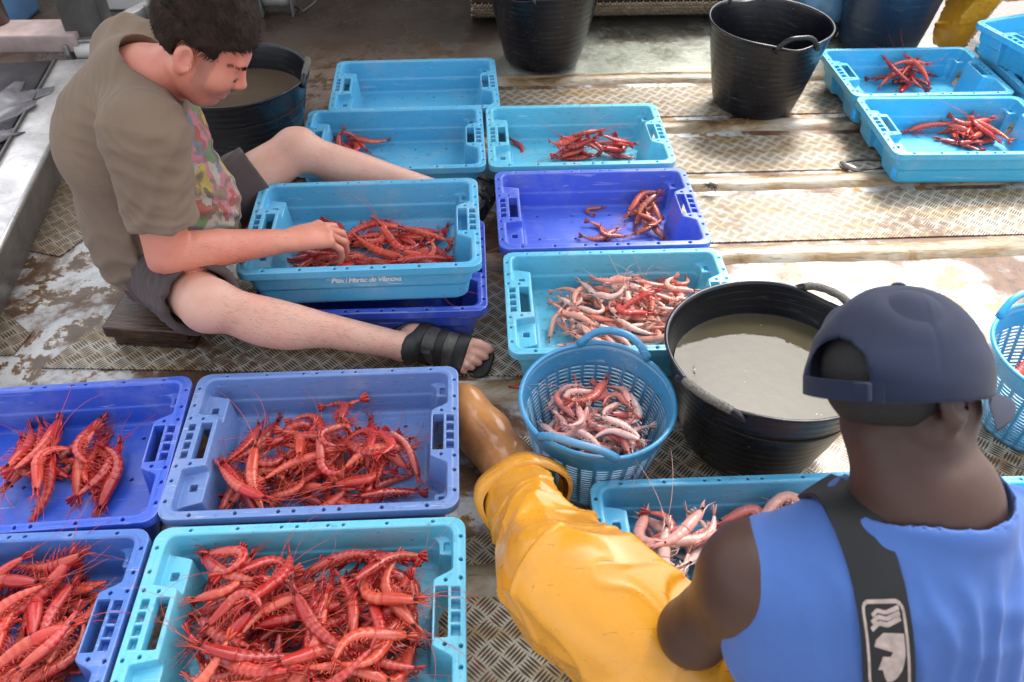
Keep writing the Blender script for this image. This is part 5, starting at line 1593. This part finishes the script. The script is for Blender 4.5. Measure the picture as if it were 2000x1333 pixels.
V.f = np.maximum(V.f, np.broadcast_to(np.maximum(-.030 - L2[2], L2[0] - .01 - np.maximum(L2[2] - .02, 0) * 2), V.f.shape)).astype(np.float32)
vmesh('hair', V, M_hair2, p2, 1)
# cap: crown with the half-round opening at the back, strap, button, peak
W2 = lambda p: hc2 + H2 @ A_(p, float)
V = Vol(hc2 - .17, hc2 + .19, 0.0032)
V.u(ellipsoid(W2((-.008, 0, .020)), (.111, .095, .108), H2))
X, Y, Z = V.grid(); L2 = [(X - hc2[0]) * H2[0, j] + (Y - hc2[1]) * H2[1, j] + (Z - hc2[2]) * H2[2, j] for j in range(3)]
V.f = np.maximum(V.f, np.broadcast_to(.000 - L2[2] + .10 * np.minimum(L2[0], 0) * -0 , V.f.shape)).astype(np.float32)
V.s_(ellipsoid(W2((-.008, 0, .016)), (.105, .089, .102), H2))
hole = np.sqrt((L2[1] / .042) ** 2 + ((L2[2] - .022) / .044) ** 2) - 1
hole = np.maximum(np.maximum(hole * .03, .0215 - L2[2]), L2[0] + .03)
V.f = np.maximum(V.f, -np.broadcast_to(hole, V.f.shape)).astype(np.float32)
t = cloth_mat('navy_cap', (0.010, 0.015, 0.036), 0.25, 700, 0.8, fade=(0.026, 0.034, 0.066))
M_cap = t.m
def cap_disp(v, n):
    l = (v - hc2) @ H2; up = np.clip((l[:, 2] - .02) / .04, 0, 1)
    an = np.arctan2(l[:, 1], l[:, 0])
    seam = np.exp(-((((an / (math.pi / 3) + .5) % 1) - .5) / .03) ** 2)
    dent = -.012 * np.exp(-(((l - A_((-.035, -.045, .115))) / .03) ** 2).sum(1)) - .010 * np.exp(-(((l - A_((-.06, .05, .095))) / .026) ** 2).sum(1))
    return up * (.006 * fnoise(v, 22, 8, 2) + fold_disp(9, [((.9, .1, .35), 40, .0050, 12), ((.2, .8, .4), 60, .0025, 14)])(v, n) + dent - .0012 * seam)
cap, cv_, cq_ = vmesh('cap', V, M_cap, p2, 2, cap_disp)
cp_bv = bvh(cv_, cq_)
mb = MB()
pts = []
for i in range(33):          # sewn band and closing strap over the opening
    a = math.pi - .62 + 1.24 * i / 32
    pts.append(W2((-.008 + .1095 * math.cos(a), .0935 * math.sin(a), .0120)))
vv = []; ff = []
for i, p in enumerate(pts):
    o_ = unit(A_(p) - W2((-.008, 0, .012)))
    for dz, do in ((-.0115, 0), (.0105, 0), (.0105, .0025), (-.0115, .0025)): vv.append(A_(p) + H2[:, 2] * dz + o_ * do)
    if i: ff += [(4 * i - 4 + k, 4 * i - 4 + (k + 1) % 4, 4 * i + (k + 1) % 4, 4 * i + k) for k in range(4)]
ff += [(3, 2, 1, 0), tuple(128 + k for k in range(4))]
mb.add(vv, ff); sharp(mb.build('cap_strap', M_cap, cap))
mb = MB(); a = math.pi + .42; mb.box((-.004, -.008, -.0105), (.004, .012, .0100), Matrix(((*H2[0], W2((-.008 + .1130 * math.cos(a), .0965 * math.sin(a), .0120))[0]), (*H2[1], W2((-.008 + .1130 * math.cos(a), .0965 * math.sin(a), .0120))[1]), (*H2[2], W2((-.008 + .1130 * math.cos(a), .0965 * math.sin(a), .0120))[2]), (0, 0, 0, 1))), .002)
mb.build('strap_slider', M_cap, cap)
mb = MB(); r = cp_bv.ray_cast(Vector(W2((-.008, 0, .25))), Vector(-H2[:, 2])); tp = A_(r[0]) if r[0] else W2((-.008, 0, .148))
bm = bmesh.new(); bmesh.ops.create_uvsphere(bm, u_segments=16, v_segments=10, radius=.008); mb.add([tp + H2 @ A_((q.co.x, q.co.y, q.co.z * .5)) for q in bm.verts], [[q.index for q in f.verts] for f in bm.faces]); bm.free(); mb.build('cap_button', M_cap, cap)
vv = []; ff = []; nA, nR = 26, 8
for lay in (0, 1):
    for j in range(nR + 1):
        for i in range(nA + 1):
            a = -1.05 + 2.1 * i / nA; r = j / nR
            ex = .080 * math.cos(a * 1.35) ** 0.8 if abs(a * 1.35) < 1.57 else 0
            x = -.008 + .103 * math.cos(a) + (ex + .004) * r; y = .088 * math.sin(a) * (1 - .05 * r)
            z = .008 - .020 * r - 2.2 * y * y * (.4 + r * .6) * 2.2 - lay * .0035
            vv.append(W2((x, y, z)))
st = (nR + 1) * (nA + 1)
for j in range(nR):
    for i in range(nA):
        a = j * (nA + 1) + i; ff += [(a, a + 1, a + nA + 2, a + nA + 1), (st + a + nA + 1, st + a + nA + 2, st + a + 1, st + a)]
for i in range(nA): a = nR * (nA + 1) + i; ff.append((a, a + 1, st + a + 1, st + a)); b = i; ff.append((b + 1, b, st + b, st + b + 1))
for j in range(nR):
    a = j * (nA + 1); ff.append((a, a + nA + 1, st + a + nA + 1, st + a)); b = a + nA; ff.append((b + nA + 1, b, st + b, st + b + nA + 1))
MB().add(vv, ff).build('peak', M_cap, cap)

# blue tank top
V = Vol((.20, .25, .12), (.86, .78, .82), 0.0045)
V.u(ellipsoid((.51, .465, .20), (.180, .140, .13)))
V.u(ellipsoid((.500, .45, .34), (.188, .128, .15)), .06)
V.u(ellipsoid((.475, .49, .510), (.202, .126, .165)), .06)
V.u(capsule(s2L + A_((.030, 0, .0)), s2R + A_((-.030, 0, .0)), .076), .05)
V.u(capsule((.478, .53, .64), nb2 + A_((0, 0, -.015)), .115, .096), .06)
V.s_(capsule(nb2 + A_((0, .005, .0)), hc2 + A_((-.01, -.03, -.03)), .084, .090), .014)
V.s_(capsule(nb2 + A_((.0, .05, .01)), nb2 + A_((0, .12, -.05)), .06, .05), .03)
for s0, sg in ((s2L, -1), (s2R, 1)):
    V.s_(rbox((.0, -.2, -.15), (.3, .2, .09), .02, frame((sg * 1.0, .03, .24), (0, 0, 1)), s0 + A_((sg * .030, 0, -.01))), .004)
t = cloth_mat('blue_cotton', (0.052, 0.115, 0.34), 0.10, 800, 0.75, fade=(0.10, 0.19, 0.44))
tank, tv_, tq_ = vmesh('tank_top', V, t.m, p2, 6, lambda v, n: np.clip((v[:, 0] - .40) / .12, .25, 1) * np.clip((.735 - v[:, 2]) / .05, 0, 1) * fold_disp(33, [((1, .0, .25), 190, .0060, 5), ((.9, 0, -.45), 130, .0035, 6), ((.3, .2, .9), 150, .002, 7)])(v, n))
tb = bvh(tv_, tq_)
# suspender following the back, with its emblem
path = []
for i in range(41):
    u = i / 40
    if u < .2:
        w_ = u / .2; o_ = Vector((.392, .63 - .12 * w_, 1.0)); r = tb.ray_cast(o_, Vector((0, 0, -1)))
    else:
        w_ = (u - .2) / .8; o_ = Vector((.392 + .085 * w_, .0, .745 - .47 * w_)); r = tb.ray_cast(o_, Vector((0, 1, .08)))
    if r[0] is not None: path.append((A_(r[0]), A_(r[1])))
P_ = A_([p for p, _ in path]); N_ = A_([n for _, n in path])
for _ in range(6): P_[1:-1] = (P_[:-2] + 2 * P_[1:-1] + P_[2:]) / 4; N_[1:-1] = (N_[:-2] + N_[1:-1] * 2 + N_[2:]) / 4
N_ /= np.linalg.norm(N_, axis=1)[:, None]
T_ = np.gradient(P_, axis=0); T_ /= np.linalg.norm(T_, axis=1)[:, None]
S_ = np.cross(N_, T_); S_ /= np.linalg.norm(S_, axis=1)[:, None]
def strapP(s, x, h):
    i = int(np.clip(s, 0, len(P_) - 1.001)); w_ = s - i
    f = lambda a: a[i] * (1 - w_) + a[i + 1] * w_
    return f(P_) + f(S_) * x + f(N_) * h
hw = .0265; vv = []; ff = []
for i in range(len(P_)):
    for x, h in ((-hw, .002), (-hw, .0075), (-hw * .5, .0085), (hw * .5, .0085), (hw, .0075), (hw, .002)): vv.append(strapP(i, x, h))
    if i: ff += [(6 * i - 6 + k, 6 * i - 6 + (k + 1) % 6, 6 * i + (k + 1) % 6, 6 * i + k) for k in range(6)]
t = NT('black_elastic'); co = t.coord('Object'); n3 = t.noise(co, 500, 3); t.set(base=(0.006, 0.006, 0.007), rough=0.65, normal=t.bump(n3, 0.3, 0.001))
strap = sharp(MB().add(vv, ff).build('suspender', t.m, p2), 40)
M_emb = simple('worn_print', (0.40, 0.31, 0.27), 0.6, 0.25, 90, 0.2)
mb = MB()
s0_, s1_ = 9.6, 14.6
def sp_(u, v): return strapP(s0_ + (s1_ - s0_) * v, (u - .5) * .040 * -1 * SGN, .0092)
SGN = 1 if S_[20][0] < 0 else -1
def poly(pts):
    """filled patch of the emblem, cut into strips so that it follows the strap"""
    k = len(mb.v); mb.v += [tuple(sp_(u, v)) for u, v in pts]; mb.f.append(tuple(range(k, k + len(pts))))
def line(pts, w=.03):
    for (a, b), (c, d) in zip(pts[:-1], pts[1:]):
        n_ = max(1, int(math.hypot(c - a, d - b) / .12))
        for i in range(n_):
            x0, y0 = a + (c - a) * i / n_, b + (d - b) * i / n_; x1, y1 = a + (c - a) * (i + 1) / n_, b + (d - b) * (i + 1) / n_
            lx, ly = x1 - x0, (y1 - y0) * 1.8; l_ = math.hypot(lx, ly) + 1e-9; nx, ny = -ly / l_ * w, lx / l_ * w / 1.8
            poly([(x0 + nx, y0 + ny), (x1 + nx, y1 + ny), (x1 - nx, y1 - ny), (x0 - nx, y0 - ny)])
rr_ = [(.12, .0), (.88, .0), (.97, .03), (1, .08), (1, .92), (.97, .97), (.88, 1), (.12, 1), (.03, .97), (0, .92), (0, .08), (.03, .03), (.12, 0)]
line(rr_, .035)
for k in range(3):
    line([(.14 + .03 * k, .27 - .07 * k), (.34, .20 - .06 * k), (.55, .22 - .06 * k), (.9, .15 - .05 * k)], .045 - .004 * k)
for v0, v1, a0, b0, a1, b1 in ((.30, .38, .42, .93, .22, .93), (.38, .46, .22, .93, .16, .93), (.46, .52, .16, .93, .62, .93), (.52, .58, .62, .93, .55, .92), (.58, .66, .36, .91, .30, .88), (.66, .76, .30, .88, .22, .82), (.76, .86, .34, .82, .38, .70), (.86, .93, .38, .70, .44, .56)):
    poly([(a0, v0), (b0, v0), (b1, v1), (a1, v1)])
mb.build('emblem', M_emb, strap, False)

# yellow oilskin trousers
def oilskin(name, base):
    t = NT(name); co = t.coord('Object')
    n1 = t.noise(co, 7.0, 5, 0.6, 0.4); n2 = t.noise(co, 48.0, 5, 0.65); n3 = t.noise(t.mapping(co, rot=(.5, .3, .8), sc=(5, 40, 12)), 4.0, 3, 0.5, 1.2)
    col = t.ramp(n1, [(0.3, tuple(c * .80 for c in base)), (0.7, tuple(min(1, c * 1.1) for c in base))])
    col = t.mix(t.math('MULTIPLY', t.step(n3, 0.66, 0.70), 0.55), col, (0.12, 0.06, 0.02))
    col = t.mix(t.math('MULTIPLY', t.step(n2, 0.6, 0.75), 0.25), col, (0.30, 0.14, 0.03))
    t.set(base=col, rough=t.ramp(n1, [(0.35, 0.17), (0.7, 0.36)]), spec=0.55, normal=t.bump(n2, 0.16, 0.0025), coat=0.15, coatr=0.08)
    return t.m
M_oil = oilskin('yellow_oilskin', (0.70, 0.30, 0.018))
def crumple(seed, amp=.010, sc=9):
    """broad flat planes meeting in a few crisp creases"""
    def f(v, n):
        g = np.random.default_rng(seed)
        a = fnoise(v, sc, seed, 1); b = fnoise(v, sc * 1.9, seed + 4, 1); c = fnoise(v, sc * 3.6, seed + 9, 1)
        r = lambda q, w: np.maximum(0, 1 - np.abs(q) / w) ** 1.3
        return amp * (-.3 * np.abs(a) + .75 * r(a, .13) + .5 * r(b, .10) + .22 * r(c, .12) - .1)
    return f
def faceted(a, b, ra, rb, seed, n=26, cut=.86):
    """stiff cloth round a limb: a tapered capsule trimmed by many planes"""
    g = np.random.default_rng(seed); fn0, lo, hi = capsule(a, b, ra, rb)
    a = A_(a, float); b = A_(b, float); ax = unit(b - a); pl = []
    for i in range(n):
        d = g.normal(size=3); d = unit(d - ax * (d @ ax)); t_ = g.uniform(-.05, 1.05); nrm = unit(d + ax * g.uniform(-.35, .35)); r = ra + (rb - ra) * t_
        pl.append((nrm, (a + (b - a) * t_ + d * r * g.uniform(cut, cut + .09)) @ nrm))
    def fn(X, Y, Z):
        d = fn0(X, Y, Z)
        for nrm, c in pl: d = smax(d, X * nrm[0] + Y * nrm[1] + Z * nrm[2] - c, .0035)
        return d
    return fn, lo, hi
def local_facets(V, sites, seed, per=9):
    """flatten patches of a limb into planes that meet in crisp folds"""
    g = np.random.default_rng(seed)
    for (p0, a, b, r) in sites:
        ax = unit(A_(b) - A_(a))
        for i in range(per):
            d = g.normal(size=3); d = unit(d - ax * (d @ ax)); c = p0 + ax * g.uniform(-.09, .09) + d * r * g.uniform(.84, .95); nrm = unit(d + ax * g.uniform(-.45, .45) + g.normal(0, .12, 3))
            q, X, Y, Z = V.sl(c - .24, c + .24)
            dx, dy, dz = X - c[0], Y - c[1], Z - c[2]
            pl = dx * nrm[0] + dy * nrm[1] + dz * nrm[2] - .8 * np.maximum(0, np.sqrt(dx * dx + dy * dy + dz * dz) - .085)
            V.f[q] = smax(V.f[q], pl.astype(np.float32), .003)
V = Vol((.0 - .12, .22, .0), (1.08, 1.24, .46), 0.0046)
V.u(ellipsoid((.51, .475, .19), (.205, .160, .165)))
for hp, kn, an in ((hip2L, kn2L, an2L), (hip2R, kn2R, an2R)):
    V.u(capsule(hp, kn, .165, .120), .06); V.u(capsule(kn + (hp - kn) * .1, an - (an - kn) * .1, .126, .088), .08)
    local_facets(V, [(hp * .7 + kn * .3, hp, kn, .154), (kn * .9 + hp * .1, hp, kn, .127), (kn * .45 + an * .55, kn, an, .108), (kn * .75 + an * .25, kn, an, .121)], 91)
    ax = unit(an - kn); V.u(capsule(an - ax * .03, an + ax * .0, .074, .076), .01)
    V.s_(rbox((-.092, -.15, -.15), (.2, .15, .15), 0.0, frame(ax, (0, 0, 1)), an)); V.s_(capsule(an - ax * .15, an - ax * .02, .072, .076), .0)
V.s_(rbox((-1, -1, -.2), (2, 2, .008), 0), .004)
tr, trv, trq = vmesh('trousers', V, M_oil, p2, 1, lambda v, n: .75 * crumple(51, .012, 7)(v, n))
for hp, kn, an in ((hip2L, kn2L, an2L), (hip2R, kn2R, an2R)):
    ax = unit(an - kn); M3 = frame(ax, (0, 0, 1)); mb = MB(); vv = []; ff = []; n_ = 64
    for i, (x, r) in enumerate(((-.036, .086), (-.034, .096), (-.010, .098), (.016, .094), (.019, .090), (.015, .082), (-.02, .080))):
        for k in range(n_):
            a = 2 * math.pi * k / n_; w_ = 1 + .045 * math.sin(3 * a + 1) + .035 * math.sin(5 * a)
            p = an + ax * (x - .092 + .010 * math.sin(2 * a + .5)) + (M3[:, 1] * math.cos(a) + M3[:, 2] * math.sin(a)) * r * w_
            p[2] = max(p[2], .009); vv.append(p)
        if i: ff += [((i - 1) * n_ + k, (i - 1) * n_ + (k + 1) % n_, i * n_ + (k + 1) % n_, i * n_ + k) for k in range(n_)]
    mb.add(vv, ff); mb.build('cuff', M_oil, tr)
# tan rubber boots
t = NT('tan_rubber'); co = t.coord('Object'); n1 = t.noise(co, 8.0, 5, .6, .5); n2 = t.noise(co, 50.0, 4)
col = t.ramp(n1, [(0.3, (0.26, 0.095, 0.030)), (0.55, (0.47, 0.20, 0.065)), (0.75, (0.55, 0.26, 0.10))])
t.set(base=col, rough=t.ramp(n2, [(0.3, 0.12), (0.7, 0.26)]), spec=0.6, normal=t.bump(n2, 0.08, 0.002)); M_boot = t.m
for an, kn, toe in ((an2L, kn2L, A_((-.118, 1.295, .052))), (an2R, kn2R, A_((.90, 1.03, .052)))):
    heel = A_((an[0] + .004, an[1] + .035, .045)); V = Vol(np.minimum(np.minimum(heel, toe), an) - .12, np.maximum(np.maximum(heel, toe), an) + .13, 0.0042)
    d = unit(toe - heel); sd_ = unit(np.cross((0, 0, 1), d)); m = heel * .45 + toe * .55
    V.u(capsule(heel, m, .044, .048)); V.u(capsule(m, toe - d * .006, .048, .048), .03); V.u(ellipsoid(toe - d * .022, (.066, .050, .046), frame(d, (0, 0, 1))), .03)
    V.u(capsule(heel + A_((0, 0, .02)) + d * .01, an + unit(kn - an) * .14, .050, .062), .03); V.u(capsule(heel + d * .03 + A_((0, 0, .035)), m + A_((0, 0, .010)), .048, .046), .05)
    V.u(rbox((.005, -.040, -.044), (np.linalg.norm(toe - heel) + .040, .040, -.028), .012, frame(d, (0, 0, 1)), heel + A_((0, 0, .005))), .006)
    V.s_(rbox((-2, -2, -.2), (3, 3, .0075), 0), .003)
    bt, _, _ = vmesh('rubber_boot', V, M_boot, p2, 3, lambda v, n: .0022 * fnoise(v, 30, 77, 2))

# ---- the crew member in yellow oilskins at the far right
V = Vol((1.55, 3.1, .0), (2.75, 4.35, 1.35), 0.0085)
h3 = A_((2.10, 3.86, .30))
V.u(ellipsoid(h3, (.19, .20, .16)))
for kn, an in ((A_((1.83, 3.60, .40)), A_((1.80, 3.62, .09))), (A_((2.24, 3.50, .44)), A_((2.16, 3.46, .09)))):
    V.u(faceted(h3 + A_((-.04, -.06, 0)), kn, .17, .14, 81), .03); V.u(faceted(kn, an, .14, .115, 82), .03)
V.u(ellipsoid((2.12, 3.88, .55), (.18, .16, .22)), .06)
V.s_(rbox((1, 2, -.2), (3, 5, .012), 0), .004)
M_oil2 = oilskin('orange_oilskin', (0.82, 0.38, 0.025))
SK3 = SKIN1
B = Vol((1.85, 3.45, .5), (2.42, 4.2, 1.42), 0.0075)
B.u(ellipsoid((2.12, 3.88, .72), (.17, .13, .22))); B.u(capsule((1.95, 3.86, .92), (2.29, 3.90, .92), .07), .05)
B.u(capsule((2.12, 3.87, .92), (2.11, 3.82, 1.08), .075, .06), .04)
B.u(capsule((1.95, 3.86, .92), (1.94, 3.70, .68), .055, .045), .03); B.u(capsule((1.94, 3.70, .68), (2.06, 3.54, .60), .043, .03), .01)
B.u(capsule((2.29, 3.90, .92), (2.32, 3.74, .68), .055, .045), .03); B.u(capsule((2.32, 3.74, .68), (2.18, 3.56, .60), .043, .03), .01)
add_hand(B, A_((2.06, 3.54, .60)), unit((.4, -.6, -.4)), (0, 0, 1), [(.5, .6, .4)] * 4, 1.0); add_hand(B, A_((2.18, 3.56, .60)), unit((-.4, -.6, -.4)), (0, 0, 1), [(.5, .6, .4)] * 4, 1.0, right=False)
add_head(B, A_((2.10, 3.80, 1.21)), frame((-.35, -.8, -.4), (-.2, -.35, .9)))
p3, v3, q3 = vmesh('person', B, SK3, None, 2)
tag(p3, 'crew member in yellow oilskins crouching at the far right edge', 'person')
floats(p3, 'tan', np.ones(len(v3))); floats(p3, 'stubble', np.zeros(len(v3)))
vmesh('oilskin_trousers', V, M_oil2, p3, 2, crumple(61, .020, 9))
p3.location = (0.10, -0.18, 0.0)
S3 = Vol((1.86, 3.68, .60), (2.40, 4.1, 1.03), 0.0085)
S3.u(ellipsoid((2.12, 3.88, .74), (.19, .148, .24))); S3.u(capsule((1.97, 3.86, .92), (2.27, 3.90, .92), .085), .05); S3.s_(capsule((2.12, 3.87, .96), (2.11, 3.80, 1.12), .08), .01)
vmesh('jersey', S3, cloth_mat('dark_jersey', (0.03, 0.03, 0.035)).m, p3, 2, fold_disp(71, [((.2, .2, .9), 50, .006, 6)]))
